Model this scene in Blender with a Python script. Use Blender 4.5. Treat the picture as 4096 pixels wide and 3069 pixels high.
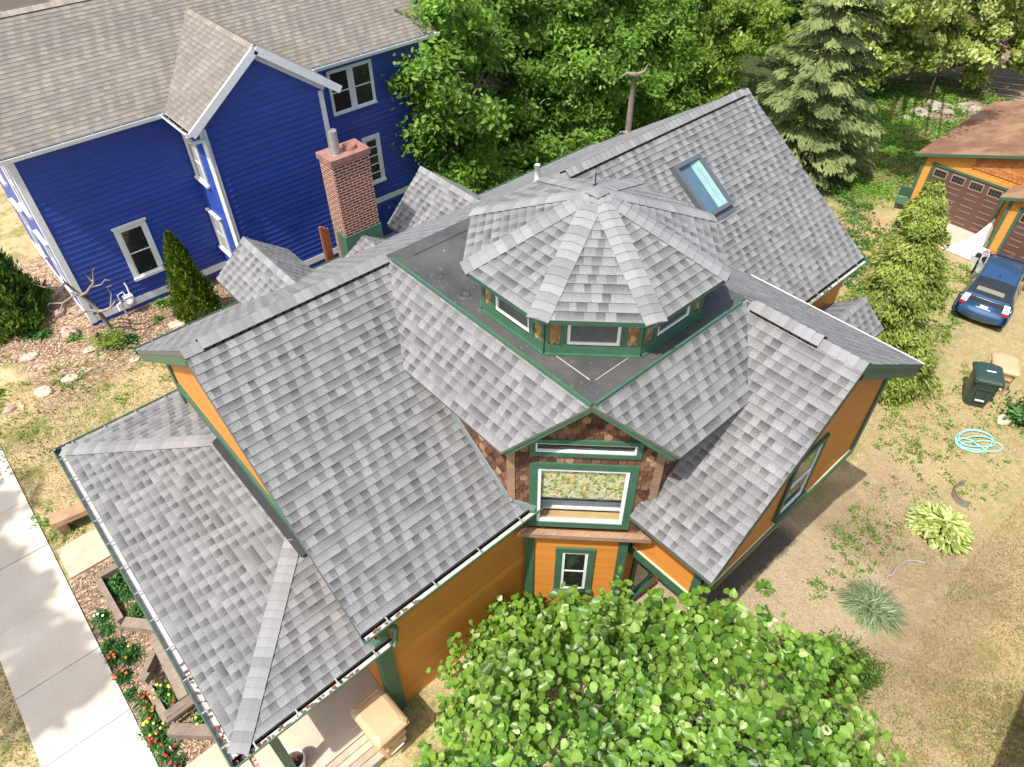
import bpy, math, random
import numpy as np
from mathutils import Vector, Matrix
R = math.radians
for o in list(bpy.data.objects): bpy.data.objects.remove(o)
S = bpy.context.scene
COL = S.collection
# ---------------------------------------------------------------- camera, sky, sun, exposure
cam = bpy.data.objects.new('camera', bpy.data.cameras.new('camera')); COL.objects.link(cam)
yaw, pit, rol = R(41.3345), R(44.2545), R(-0.5782)
cy, sy, cp, sp = math.cos(yaw), math.sin(yaw), math.cos(pit), math.sin(pit)
fw = Vector((sy*cp, cy*cp, -sp)); rt = Vector((cy, -sy, 0)); up = rt.cross(fw)
r2 = math.cos(rol)*rt + math.sin(rol)*up; u2 = -math.sin(rol)*rt + math.cos(rol)*up
cam.matrix_world = Matrix(((r2.x, u2.x, -fw.x, 0), (r2.y, u2.y, -fw.y, 0), (r2.z, u2.z, -fw.z, 13.07), (0, 0, 0, 1)))
cam.data.sensor_width = 36; cam.data.lens = 36*2850/4096; cam.data.clip_end = 2000; cam.data.clip_start = .1
S.camera = cam
S.render.resolution_x, S.render.resolution_y = 1024, 767
TOSUN = Vector((-.537, -.09, 1)).normalized()
W = bpy.data.worlds.new('World'); S.world = W; W.use_nodes = True
nt = W.node_tree; nt.nodes.clear()
sky = nt.nodes.new('ShaderNodeTexSky'); sky.sky_type = 'NISHITA'; sky.sun_disc = False
sky.sun_elevation = math.asin(TOSUN.z); sky.sun_rotation = math.atan2(TOSUN.x, TOSUN.y)
bg = nt.nodes.new('ShaderNodeBackground'); bg.inputs[1].default_value = .15; sky.dust_density = 4.0; sky.air_density = 1.0; sky.ozone_density = .6
wo = nt.nodes.new('ShaderNodeOutputWorld'); nt.links.new(sky.outputs[0], bg.inputs[0]); nt.links.new(bg.outputs[0], wo.inputs[0])
sl = bpy.data.lights.new('sun', 'SUN'); sl.energy = 3.7; sl.angle = R(.5); sl.color = (1, .955, .89)
so = bpy.data.objects.new('sun', sl); COL.objects.link(so); so.location = (-20, 0, 40)
so.rotation_euler = (-TOSUN).to_track_quat('-Z', 'Y').to_euler()
S.view_settings.view_transform = 'Standard'; S.view_settings.look = 'None'
S.view_settings.exposure = .64; S.view_settings.gamma = 1
random.seed(7); RNG = np.random.default_rng(7)
# ---------------------------------------------------------------- helpers
V = lambda *a: Vector(a)
def tag(o, label=None, cat=None, group=None, kind=None):
    if label: o['label'] = label
    if cat: o['category'] = cat
    if group: o['group'] = group
    if kind: o['kind'] = kind
    return o
def thing(name, label, cat, loc=(0, 0, 0), rz=0, group=None):
    o = bpy.data.objects.new(name, None); COL.objects.link(o); o.empty_display_size = .3
    o.location = loc; o.rotation_euler = (0, 0, rz)
    return tag(o, label, cat, group)
def link(name, me, mats, parent=None, loc=None):
    for m in (mats if isinstance(mats, (list, tuple)) else [mats]): me.materials.append(m)
    o = bpy.data.objects.new(name, me); COL.objects.link(o)
    if parent: o.parent = parent
    if loc is not None: o.location = loc
    return o
def copy_tree(o, parent=None):
    c = o.copy(); COL.objects.link(c); c.parent = parent
    for ch in [k for k in bpy.data.objects if k.parent == o]: copy_tree(ch, c)
    return c
class MB:
    def __init__(s): s.v, s.f, s.m, s.uv, s.r, s.sm = [], [], [], [], [], []
    def poly(s, pts, m=0, uv=None, r=None, sm=False):
        pts = [Vector(p) for p in pts]; i0 = len(s.v)
        s.v += [tuple(p) for p in pts]; s.f.append(list(range(i0, i0+len(pts)))); s.m.append(m)
        s.r.append(random.random() if r is None else r); s.sm.append(sm)
        if uv is None:
            n = Vector((0, 0, 0))
            for i in range(1, len(pts)-1): n += (pts[i]-pts[0]).cross(pts[i+1]-pts[0])
            if n.length > 1e-12: n.normalize()
            if abs(n.z) > .9: uv = [(p.x, p.y) for p in pts]
            else:
                u = Vector((-n.y, n.x, 0)); u.normalize(); w = n.cross(u)
                uv = [(p.dot(u), p.dot(w)) for p in pts]
        s.uv.append([tuple(q) for q in uv])
    def grid(s, rows, m=0, closed=False, sm=True, r=None):
        n = len(rows[0])
        for i in range(len(rows)-1):
            for j in range(n if closed else n-1):
                k = (j+1) % n
                s.poly([rows[i][j], rows[i][k], rows[i+1][k], rows[i+1][j]], m, sm=sm, r=r)
    def box(s, a, b, m=0, r=None):
        (x0, y0, z0), (x1, y1, z1) = a, b
        s.obox(((x0+x1)/2, (y0+y1)/2, (z0+z1)/2), (1, 0, 0), (0, 1, 0), (0, 0, 1), (x1-x0, y1-y0, z1-z0), m, r)
    def obox(s, c, ax, ay, az, sz, m=0, r=None, taper=1):
        c, ax, ay, az = Vector(c), Vector(ax)*sz[0]/2, Vector(ay)*sz[1]/2, Vector(az)*sz[2]/2
        P = lambda i, j, k: c + (ax*i + ay*j)*(taper if k > 0 else 1) + az*k
        if r is None: r = random.random()
        for q in ([(-1,-1,-1),(-1,1,-1),(1,1,-1),(1,-1,-1)], [(-1,-1,1),(1,-1,1),(1,1,1),(-1,1,1)],
                  [(-1,-1,-1),(1,-1,-1),(1,-1,1),(-1,-1,1)], [(1,1,-1),(-1,1,-1),(-1,1,1),(1,1,1)],
                  [(-1,1,-1),(-1,-1,-1),(-1,-1,1),(-1,1,1)], [(1,-1,-1),(1,1,-1),(1,1,1),(1,-1,1)]):
            s.poly([P(*t) for t in q], m, r=r)
    def bar(s, p, q, w, h, m=0, upv=(0, 0, 1), r=None):     # beam from p to q, w across, h along up
        p, q = Vector(p), Vector(q); d = (q-p); L = d.length; d.normalize(); a = Vector(upv).cross(d)
        if a.length < 1e-5: a = Vector((1, 0, 0))
        a.normalize(); b = d.cross(a); s.obox((p+q)/2, d, a, b, (L, w, h), m, r)
    def tube(s, pts, rad, n=8, m=0, caps=True, r=None):
        pts = [Vector(p) for p in pts]; rows = []; ref = Vector((.31, .17, .93)); k = len(pts)
        if r is None: r = random.random()
        for i, p in enumerate(pts):
            d = (pts[min(i+1, k-1)]-pts[max(i-1, 0)])
            if d.length < 1e-9: d = Vector((0, 0, 1))
            d.normalize()
            if abs(d.dot(ref)) > .95: ref = Vector((.9, .3, .1))
            a = d.cross(ref); a.normalize(); b = d.cross(a); rr = rad[i] if hasattr(rad, '__len__') else rad
            rows.append([p + (a*math.cos(2*math.pi*t/n)+b*math.sin(2*math.pi*t/n))*rr for t in range(n)]); ref = -b if abs(d.dot(b)) < .9 else ref
            ref = a.cross(d)
        s.grid(rows, m, True, True, r)
        if caps: s.poly(rows[0], m, r=r); s.poly(rows[-1][::-1], m, r=r)
    def lathe(s, c, prof, n=20, m=0, sm=True):
        c = Vector(c)
        rows = [[c+Vector((q[0]*math.cos(2*math.pi*t/n), q[0]*math.sin(2*math.pi*t/n), q[1])) for t in range(n)] for q in prof]
        s.grid(rows, m, True, sm)
    def build(s, name, mats, parent=None, org=None, loc=None):
        v = np.array(s.v, dtype=np.float64).reshape(-1, 3)
        if org is not None: v = v - np.array(org)
        me = bpy.data.meshes.new(name); me.from_pydata(v.tolist(), [], s.f)
        me.polygons.foreach_set('material_index', s.m); me.polygons.foreach_set('use_smooth', s.sm)
        l = me.uv_layers.new(name='UVMap'); l.data.foreach_set('uv', np.array([c for q in s.uv for c in q], dtype=np.float32).ravel())
        a = me.attributes.new('rnd', 'FLOAT', 'FACE'); a.data.foreach_set('value', s.r)
        if any(s.sm):
            import bmesh
            b = bmesh.new(); b.from_mesh(me); bmesh.ops.remove_doubles(b, verts=b.verts, dist=1e-5); b.to_mesh(me); b.free()
        me.update()
        return link(name, me, mats, parent, loc)
def single(mb, name, mats, loc, label, cat, group=None, kind=None):   # a thing that is one mesh
    return tag(mb.build(name, mats, None, loc, loc), label, cat, group, kind)
# ---- node helper
class NG:
    def __init__(s, name):
        s.mat = bpy.data.materials.new(name); s.mat.use_nodes = True; s.t = s.mat.node_tree; s.t.nodes.clear()
    def n(s, ty, **kw):
        x = s.t.nodes.new(ty)
        for k, v in kw.items(): setattr(x, k, v)
        return x
    def put(s, sock, v):
        if isinstance(v, bpy.types.NodeSocket): s.t.links.new(v, sock)
        elif v is not None:
            if hasattr(sock.default_value, '__len__') and not hasattr(v, '__len__'): v = [v]*len(sock.default_value)
            if hasattr(v, '__len__') and len(sock.default_value) == 4 and len(v) == 3: v = (*v, 1)
            sock.default_value = v
    def m(s, op, a, b=None, c=None):
        x = s.n('ShaderNodeMath', operation=op)
        for i, q in enumerate((a, b, c)):
            if q is not None: s.put(x.inputs[i], q)
        return x.outputs[0]
    def mix(s, f, a, b, mode='MIX'):
        x = s.n('ShaderNodeMix', data_type='RGBA', blend_type=mode); s.put(x.inputs[0], f); s.put(x.inputs[6], a); s.put(x.inputs[7], b); return x.outputs[2]
    def mapr(s, v, a, b, c=0, d=1, smooth=False):
        x = s.n('ShaderNodeMapRange'); x.interpolation_type = 'SMOOTHSTEP' if smooth else 'LINEAR'
        for i, q in enumerate((v, a, b, c, d)): s.put(x.inputs[i], q)
        return x.outputs[0]
    def uv(s): return s.n('ShaderNodeUVMap', uv_map='UVMap').outputs[0]
    def pos(s): return s.n('ShaderNodeNewGeometry').outputs['Position']
    def obj(s): return s.n('ShaderNodeTexCoord').outputs['Object']
    def sep(s, v): x = s.n('ShaderNodeSeparateXYZ'); s.put(x.inputs[0], v); return x.outputs
    def comb(s, a, b, c=0): x = s.n('ShaderNodeCombineXYZ'); [s.put(x.inputs[i], q) for i, q in enumerate((a, b, c))]; return x.outputs[0]
    def vscale(s, v, k): x = s.n('ShaderNodeVectorMath', operation='MULTIPLY'); s.put(x.inputs[0], v); s.put(x.inputs[1], k); return x.outputs[0]
    def noise(s, v, sc, det=3, ro=.55): x = s.n('ShaderNodeTexNoise'); s.put(x.inputs['Vector'], v); x.inputs['Scale'].default_value = sc; x.inputs['Detail'].default_value = det; x.inputs['Roughness'].default_value = ro; return x.outputs['Fac']
    def rnd(s): return s.n('ShaderNodeAttribute', attribute_name='rnd').outputs['Fac']
    def ramp(s, f, st):
        x = s.n('ShaderNodeValToRGB'); e = x.color_ramp.elements
        while len(e) < len(st): e.new(.5)
        for q, (p, c) in zip(e, st): q.position = p; q.color = (*c, 1)
        s.put(x.inputs[0], f); return x.outputs[0]
    def bump(s, h, st=.3, d=.02): x = s.n('ShaderNodeBump'); x.inputs['Strength'].default_value = st; x.inputs['Distance'].default_value = d; s.put(x.inputs['Height'], h); return x.outputs[0]
    def out(s, col, rough=.8, normal=None, metal=0, spec=.5, **kw):
        p = s.n('ShaderNodeBsdfPrincipled'); s.put(p.inputs['Base Color'], col); s.put(p.inputs['Roughness'], rough); s.put(p.inputs['Metallic'], metal)
        s.put(p.inputs['Specular IOR Level'], spec)
        for k, v in kw.items(): s.put(p.inputs[k.replace('_', ' ')], v)
        if normal is not None: s.put(p.inputs['Normal'], normal)
        o = s.n('ShaderNodeOutputMaterial'); s.t.links.new(p.outputs[0], o.inputs[0]); return s.mat
    def outsh(s, sh): o = s.n('ShaderNodeOutputMaterial'); s.t.links.new(sh, o.inputs[0]); return s.mat
def roomlitglass(name):  # grey diffuse share stands in for light inside the room behind
    g = NG(name); a = g.n('ShaderNodeBsdfTransparent'); d = g.n('ShaderNodeBsdfDiffuse'); g.put(d.inputs[0], (.30, .33, .31, 1)); b = g.n('ShaderNodeBsdfGlossy'); b.inputs['Roughness'].default_value = .05
    m1 = g.n('ShaderNodeMixShader'); m1.inputs[0].default_value = .24; g.t.links.new(a.outputs[0], m1.inputs[1]); g.t.links.new(d.outputs[0], m1.inputs[2]); lw = g.n('ShaderNodeLayerWeight'); lw.inputs[0].default_value = .5
    m2 = g.n('ShaderNodeMixShader'); g.put(m2.inputs[0], g.m('ADD', g.m('MULTIPLY', g.m('POWER', lw.outputs['Facing'], 4.), .8), .04)); g.t.links.new(m1.outputs[0], m2.inputs[1]); g.t.links.new(b.outputs[0], m2.inputs[2]); return g.outsh(m2.outputs[0])
def plain(name, c, rough=.6, var=.12, sc=6, **kw):       # plain stuff with a little wear
    g = NG(name); p = g.obj(); f = g.noise(p, sc, 5); f2 = g.noise(p, sc*9, 2)
    k = g.m('ADD', g.mapr(f, .25, .75, 1-var, 1+var), g.mapr(f2, .3, .7, -var*.4, var*.4))
    return g.out(g.mix(1, (*c, 1), g.comb(k, k, k), 'MULTIPLY'), rough, **kw)
def shingle(name, tint, lo, hi, e=.143, tab=.138, frac=.48, gran=.46):
    g = NG(name); uv = g.uv(); x, y, _ = g.sep(uv)
    row = g.m('FLOOR', g.m('DIVIDE', y, e)); fv = g.m('FRACT', g.m('DIVIDE', y, e))
    w0 = g.m('ADD', g.m('DIVIDE', x, tab), g.m('MULTIPLY', row, 37.73))
    wn = g.n('ShaderNodeTexNoise', noise_dimensions='1D'); g.put(wn.inputs['W'], w0); wn.inputs['Scale'].default_value = .9; wn.inputs['Detail'].default_value = 1
    w = g.m('ADD', w0, g.m('MULTIPLY', wn.outputs['Fac'], .9)); cell = g.m('FLOOR', w)
    wh = g.n('ShaderNodeTexWhiteNoise', noise_dimensions='2D'); g.put(wh.inputs['Vector'], g.comb(cell, row)); c = g.sep(wh.outputs['Color'])
    par = g.m('MODULO', g.m('ABSOLUTE', cell), 2.)
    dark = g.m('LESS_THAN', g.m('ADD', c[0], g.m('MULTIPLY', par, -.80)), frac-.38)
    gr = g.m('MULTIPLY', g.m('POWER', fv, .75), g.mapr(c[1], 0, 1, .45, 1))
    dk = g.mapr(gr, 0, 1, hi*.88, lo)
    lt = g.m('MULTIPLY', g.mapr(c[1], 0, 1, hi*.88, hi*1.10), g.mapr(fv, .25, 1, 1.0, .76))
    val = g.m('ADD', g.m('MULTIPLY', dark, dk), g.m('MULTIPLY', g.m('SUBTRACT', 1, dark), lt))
    n1 = g.noise(uv, 62, 3, .75); n2 = g.noise(uv, .9, 3); n3 = g.noise(uv, 34, 2, .6)
    val = g.m('MULTIPLY', val, g.mapr(n1, .25, .75, 1-gran, 1+gran))
    val = g.m('MULTIPLY', val, g.mapr(n3, .3, .7, .90, 1.10)); val = g.m('MULTIPLY', val, g.mapr(n2, .3, .7, .90, 1.10)); st = g.noise(g.comb(g.m('MULTIPLY', x, 2.2), g.m('MULTIPLY', y, .25)), 1.6, 4); val = g.m('MULTIPLY', val, g.mapr(st, .3, .7, .93, 1.06))
    col = g.mix(1, g.comb(val, val, val), (*tint, 1), 'MULTIPLY')
    h = g.m('ADD', g.m('MULTIPLY', dark, -1.), g.m('MULTIPLY', n1, .5))
    return g.out(col, .95, g.bump(h, .5, .006), spec=.15)
def caps_mat(name, tint, hi):
    g = NG(name); uv = g.uv(); x, y, _ = g.sep(uv); r = g.rnd(); fv = g.m('FRACT', g.m('DIVIDE', y, .143))
    v = g.m('MULTIPLY', g.mapr(r, 0, 1, hi*.84, hi*1.18), g.mapr(fv, .3, 1, 1, .9))
    v = g.m('MULTIPLY', v, g.mapr(g.noise(uv, 90, 2, .7), .25, .75, .7, 1.3))
    return g.out(g.mix(1, g.comb(v, v, v), (*tint, 1), 'MULTIPLY'), .95, spec=.15)
def siding(name, c, rough=.55, var=.10):
    g = NG(name); uv = g.uv(); x, y, _ = g.sep(uv)
    n = g.noise(g.comb(g.m('MULTIPLY', x, .7), g.m('MULTIPLY', y, 9)), 2.2, 4); r = g.rnd(); n2 = g.noise(uv, .45, 3)
    k = g.m('MULTIPLY', g.mapr(n, .25, .75, 1-var, 1+var), g.mapr(r, 0, 1, .93, 1.07)); k = g.m('MULTIPLY', k, g.mapr(n2, .3, .7, .92, 1.08))
    return g.out(g.mix(1, (*c, 1), g.comb(k, k, k), 'MULTIPLY'), rough, spec=.4)
def wood(name, c1, c2, sc=1., rough=.8):
    g = NG(name); p = g.obj(); uv = g.uv(); x, y, _ = g.sep(uv)
    f = g.noise(g.comb(g.m('MULTIPLY', x, 3*sc), g.m('MULTIPLY', y, 28*sc)), 2, 5); f2 = g.noise(p, 3, 4)
    c = g.mix(g.mapr(f, .3, .7), (*c1, 1), (*c2, 1)); k = g.mapr(f2, .25, .75, .75, 1.2); k = g.m('MULTIPLY', k, g.mapr(g.rnd(), 0, 1, .8, 1.2))
    return g.out(g.mix(1, c, g.comb(k, k, k), 'MULTIPLY'), rough, g.bump(f, .4, .01), spec=.2)
def leafmat(name, cols, trans=.35, rough=.45, spec=.4):
    g = NG(name); r = g.rnd(); st = [(i/(len(cols)-1), c) for i, c in enumerate(cols)]
    c = g.ramp(r, st); n = g.noise(g.pos(), .5, 3); k = g.mapr(n, .3, .7, .8, 1.25); c = g.mix(1, c, g.comb(k, k, k), 'MULTIPLY')
    p = g.n('ShaderNodeBsdfPrincipled'); g.put(p.inputs['Base Color'], c); p.inputs['Roughness'].default_value = rough; p.inputs['Specular IOR Level'].default_value = spec
    t = g.n('ShaderNodeBsdfTranslucent'); g.put(t.inputs[0], g.mix(1, c, (1.25, 1.3, .6, 1), 'MULTIPLY'))
    mx = g.n('ShaderNodeMixShader'); mx.inputs[0].default_value = trans; g.t.links.new(p.outputs[0], mx.inputs[1]); g.t.links.new(t.outputs[0], mx.inputs[2])
    return g.outsh(mx.outputs[0])
def clearglass(name, refl=.02, tint=(.95, .97, .96)):
    g = NG(name); a = g.n('ShaderNodeBsdfTransparent'); g.put(a.inputs[0], (*tint, 1)); b = g.n('ShaderNodeBsdfGlossy'); b.inputs['Roughness'].default_value = .03
    lw = g.n('ShaderNodeLayerWeight'); lw.inputs[0].default_value = .5; f = g.m('ADD', g.m('MULTIPLY', g.m('POWER', lw.outputs['Facing'], 4.), .8), refl+.04); mx = g.n('ShaderNodeMixShader'); g.put(mx.inputs[0], f)
    g.t.links.new(a.outputs[0], mx.inputs[1]); g.t.links.new(b.outputs[0], mx.inputs[2]); return g.outsh(mx.outputs[0])
# ---------------------------------------------------------------- materials
HI = .215
M = {}
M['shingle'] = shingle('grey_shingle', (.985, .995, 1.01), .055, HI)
M['cap'] = caps_mat('grey_cap_shingle', (.985, .995, 1.01), HI*1.05)
M['tanshingle'] = shingle('tan_shingle', (1.0, .91, .80), .14, .225, .125, .17, .44, .14)
M['tancap'] = caps_mat('tan_cap_shingle', (1, .90, .76), .26)
M['orange'] = siding('orange_siding', (.56, .225, .042))
M['blue'] = siding('blue_siding', (.030, .066, .33), .42, .20)
M['green'] = plain('green_trim', (.048, .125, .076), .45, .15)
M['dkgreen'] = plain('dark_green_trim', (.028, .085, .055), .5, .15)
M['white'] = plain('white_trim', (.74, .77, .78), .5, .06)
M['cream'] = plain('cream_edge', (.72, .60, .36), .6, .08)
M['alu'] = plain('gutter_metal', (.50, .50, .47), .5, .25, 9, metal=.2)
M['drip'] = plain('drip_edge_metal', (.10, .115, .11), .5, .15)
M['black'] = plain('black_rubber', (.018, .018, .019), .6, .2)
M['glass'] = plain('dark_glass', (.018, .022, .024), .06, .25, 1.5, spec=.8)
M['pane'] = clearglass('window_glass'); M['roomlit'] = roomlitglass('room_lit_glass')
M['brownroom'] = plain('room_brown', (.38, .36, .30), .8, .2)
M['roomgrey'] = plain('room_grey', (.36, .37, .35), .8, .1)
M['lead'] = plain('lead_flashing', (.23, .28, .29), .5, .12, metal=.2)
M['wornwood'] = wood('worn_sill_wood', (.36, .24, .155), (.18, .105, .07))
M['greywood'] = wood('weathered_timber', (.30, .24, .19), (.16, .125, .10))
M['deckwood'] = wood('deck_boards', (.52, .43, .33), (.40, .31, .22))
M['redplank'] = wood('red_planks', (.42, .15, .06), (.30, .10, .04))
M['bark'] = wood('bark', (.17, .13, .10), (.08, .06, .045), .4)
M['deadbark'] = wood('dead_bark', (.30, .26, .22), (.18, .15, .12), .4)
M['white_plastic'] = plain('white_plastic', (.78, .78, .76), .4, .05)
M['tan_plastic'] = plain('tan_plastic', (.50, .335, .19), .5, .08)
M['green_plastic'] = plain('green_plastic', (.028, .055, .047), .35, .12)
M['grey_plastic'] = plain('grey_plastic', (.55, .56, .57), .5, .08)
M['slab'] = plain('grey_fieldstone', (.30, .26, .21), .9, .3, 6)
M['rock'] = plain('limestone', (.48, .41, .31), .85, .22, 7)
M['pinkrock'] = plain('pink_granite', (.42, .29, .25), .85, .25, 9)
M['terracap'] = plain('chimney_cap_clay', (.25, .125, .095), .9, .3, 5)
M['steel'] = plain('galvanised_steel', (.45, .45, .43), .4, .12, 8, metal=.7)
M['hose'] = plain('mint_hose', (.28, .66, .58), .4, .05)
M['greyhose'] = plain('grey_hose', (.34, .34, .36), .4, .05)
M['door'] = plain('brown_door_paint', (.115, .060, .047), .5, .08)
M['tarp'] = plain('white_tarp', (.62, .64, .66), .55, .04)
M['concrete2'] = plain('porch_concrete', (.45, .385, .30), .9, .10, 2)
def m_scale(name, ramp):
    g = NG(name); r = g.rnd(); uv = g.uv(); x, y, _ = g.sep(uv)
    f = g.noise(g.comb(g.m('MULTIPLY', x, 40), g.m('MULTIPLY', y, 5)), 1, 4)
    k = g.mapr(f, .25, .75, .7, 1.3); return g.out(g.mix(1, g.ramp(r, ramp), g.comb(k, k, k), 'MULTIPLY'), .85, spec=.2)
M['scale'] = m_scale('cedar_scales', [(0, (.050, .026, .016)), (.4, (.115, .056, .034)), (.75, (.18, .095, .058)), (1, (.30, .19, .12))])
M['yscale'] = m_scale('cupola_scales', [(0, (.20, .11, .05)), (.5, (.28, .19, .08)), (1, (.40, .30, .14))])
M['oscale'] = m_scale('garage_scales', [(0, (.36, .13, .04)), (1, (.50, .21, .07))])
def m_brick():
    g = NG('red_brick'); uv = g.uv(); b = g.n('ShaderNodeTexBrick'); g.put(b.inputs['Vector'], uv); b.offset = .5
    b.inputs['Scale'].default_value = 1; b.inputs['Brick Width'].default_value = .20; b.inputs['Row Height'].default_value = .0665; b.inputs['Mortar Size'].default_value = .0075; b.inputs['Mortar Smooth'].default_value = .2
    b.inputs['Color1'].default_value = (.23, .050, .034, 1); b.inputs['Color2'].default_value = (.12, .032, .027, 1); b.inputs['Mortar'].default_value = (.66, .55, .43, 1)
    n = g.noise(uv, 9, 4); c = g.mix(g.mapr(n, .55, .75, 0, .35), b.outputs['Color'], (.45, .33, .26, 1)); k = g.mapr(g.noise(uv, 45, 3), .3, .7, .8, 1.2)
    return g.out(g.mix(1, c, g.comb(k, k, k), 'MULTIPLY'), .9, g.bump(b.outputs['Fac'], -.5, .01), spec=.2)
M['brick'] = m_brick()
def m_deck():
    g = NG('rubber_roofing'); p = g.pos(); a = g.noise(p, 1.6, 5); b = g.noise(g.vscale(p, (5, 5, 5)), 3.5, 5, .7)
    c = g.mix(g.mapr(a, .35, .7), (.042, .042, .044, 1), (.085, .083, .081, 1)); c = g.mix(g.mapr(b, .58, .70, 0, .65), c, (.22, .215, .21, 1)); d2 = g.noise(p, .7, 4); c = g.mix(g.mapr(d2, .45, .62, 0, .6), c, (.085, .083, .081, 1)); return g.out(c, .55, spec=.4)
M['rubber'] = m_deck()
def m_floral():
    g = NG('floral_blind'); uv = g.uv(); n = g.n('ShaderNodeTexVoronoi'); g.put(n.inputs['Vector'], uv); n.inputs['Scale'].default_value = 20; c = g.sep(n.outputs['Color'])
    col = g.ramp(c[0], [(0, (.66, .62, .40)), (.18, (.22, .32, .07)), (.36, (.68, .64, .44)), (.5, (.62, .32, .10)), (.62, (.7, .66, .48)), (.75, (.12, .27, .07)), (.85, (.66, .52, .16)), (1, (.7, .38, .2))])
    for q in col.node.color_ramp.elements: pass
    col.node.color_ramp.interpolation = 'CONSTANT'
    e = g.n('ShaderNodeTexVoronoi', feature='DISTANCE_TO_EDGE'); g.put(e.inputs['Vector'], uv); e.inputs['Scale'].default_value = 20
    col = g.mix(g.mapr(e.outputs['Distance'], .03, .06), (.48, .48, .30, 1), col)
    w = g.n('ShaderNodeTexVoronoi'); g.put(w.inputs['Vector'], uv); w.inputs['Scale'].default_value = 45; q = g.sep(w.outputs['Color']); k = g.mapr(q[1], 0, 1, .75, 1.2)
    return g.out(g.mix(1, col, g.comb(k, k, k), 'MULTIPLY'), .8)
M['floral'] = m_floral()
def m_conc():
    g = NG('sidewalk_concrete'); p = g.pos(); a = g.noise(p, .8, 5); b = g.noise(p, 30, 3)
    c = g.mix(g.mapr(a, .3, .7), (.52, .465, .375, 1), (.64, .59, .49, 1)); k = g.m('MULTIPLY', g.mapr(b, .3, .7, .93, 1.07), g.mapr(g.rnd(), 0, 1, .93, 1.05)); return g.out(g.mix(1, c, g.comb(k, k, k), 'MULTIPLY'), .9, spec=.2)
M['conc'] = m_conc(); M['slabc'] = plain('path_concrete', (.47, .38, .28), .9, .12, 3)
# ---------------------------------------------------------------- surface builders
def clip(pts, f):              # pts: list of (u,v); keep f>=0
    out = []
    for i, p in enumerate(pts):
        q = pts[(i+1) % len(pts)]; a, b = f(p), f(q)
        if a >= 0: out.append(p)
        if (a >= 0) != (b >= 0): t = a/(a-b); out.append((p[0]+(q[0]-p[0])*t, p[1]+(q[1]-p[1])*t))
    return out
def courses(mb, polys, e, t, m=0, v0=None, uvo=0., out=None, mside=None):
    """lay overlapping courses (shingles, clapboards) over convex 3D polygons of one plane"""
    P0 = [Vector(p) for p in polys[0]]; n = Vector((0, 0, 0))
    for i in range(1, len(P0)-1): n += (P0[i]-P0[0]).cross(P0[i+1]-P0[0])
    n.normalize()
    if out is None: out = Vector((0, 0, 1))
    if n.dot(Vector(out)) < 0: n = -n
    u = Vector((0, 0, 1)).cross(n); u.normalize(); v = n.cross(u)
    o = Vector(P0[0]); vo = -o.dot(v)
    allv = [Vector(p).dot(v) for q in polys for p in q]
    if v0 is None: v0 = min(allv)
    d = o.dot(n); toP = lambda a, b, h: u*a + v*b + n*(d+h)
    for q in polys:
        p2 = [(Vector(p).dot(u), Vector(p).dot(v)) for p in q]
        area = sum(p2[i][0]*p2[(i+1) % len(p2)][1]-p2[(i+1) % len(p2)][0]*p2[i][1] for i in range(len(p2)))
        if area < 0: p2 = p2[::-1]
        lo, hi = min(p[1] for p in p2), max(p[1] for p in p2)
        k = int(math.floor((lo-v0)/e+1e-6))
        while v0+k*e < hi-1e-5:
            a, b = v0+k*e, v0+(k+1)*e
            c = clip(clip(p2, lambda p: p[1]-a), lambda p: b-p[1]); rr = random.random()
            if len(c) >= 3:
                H = lambda p: t*(1-(p[1]-a)/e)
                mb.poly([toP(p[0], p[1], H(p)) for p in c], m, [(p[0]+uvo, p[1]-v0) for p in c], r=rr)
                for i in range(len(c)):
                    p, w = c[i], c[(i+1) % len(c)]
                    if abs(p[1]-a) < 1e-6 and abs(w[1]-a) < 1e-6:
                        mb.poly([toP(p[0], p[1], -.002), toP(w[0], w[1], -.002), toP(w[0], w[1], t), toP(p[0], p[1], t)], m, [(p[0]+uvo, a-v0+.002), (w[0]+uvo, a-v0+.002)]*2, r=rr)
            k += 1
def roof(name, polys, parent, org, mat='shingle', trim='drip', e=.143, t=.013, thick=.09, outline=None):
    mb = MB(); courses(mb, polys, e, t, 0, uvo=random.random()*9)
    ol = [Vector(p) for p in (outline or polys[0])]; n = Vector((0, 0, 0))
    for i in range(1, len(ol)-1): n += (ol[i]-ol[0]).cross(ol[i+1]-ol[0])
    n.normalize()
    if n.z < 0: ol = ol[::-1]; n = -n
    dn = Vector((0, 0, -thick))
    for i in range(len(ol)):
        a, b = ol[i], ol[(i+1) % len(ol)]; mb.poly([a+dn, b+dn, b, a], 1)
    mb.poly([p+dn for p in ol][::-1], 1)
    return mb.build(name, [M[mat], M[trim]], parent, org)
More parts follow.
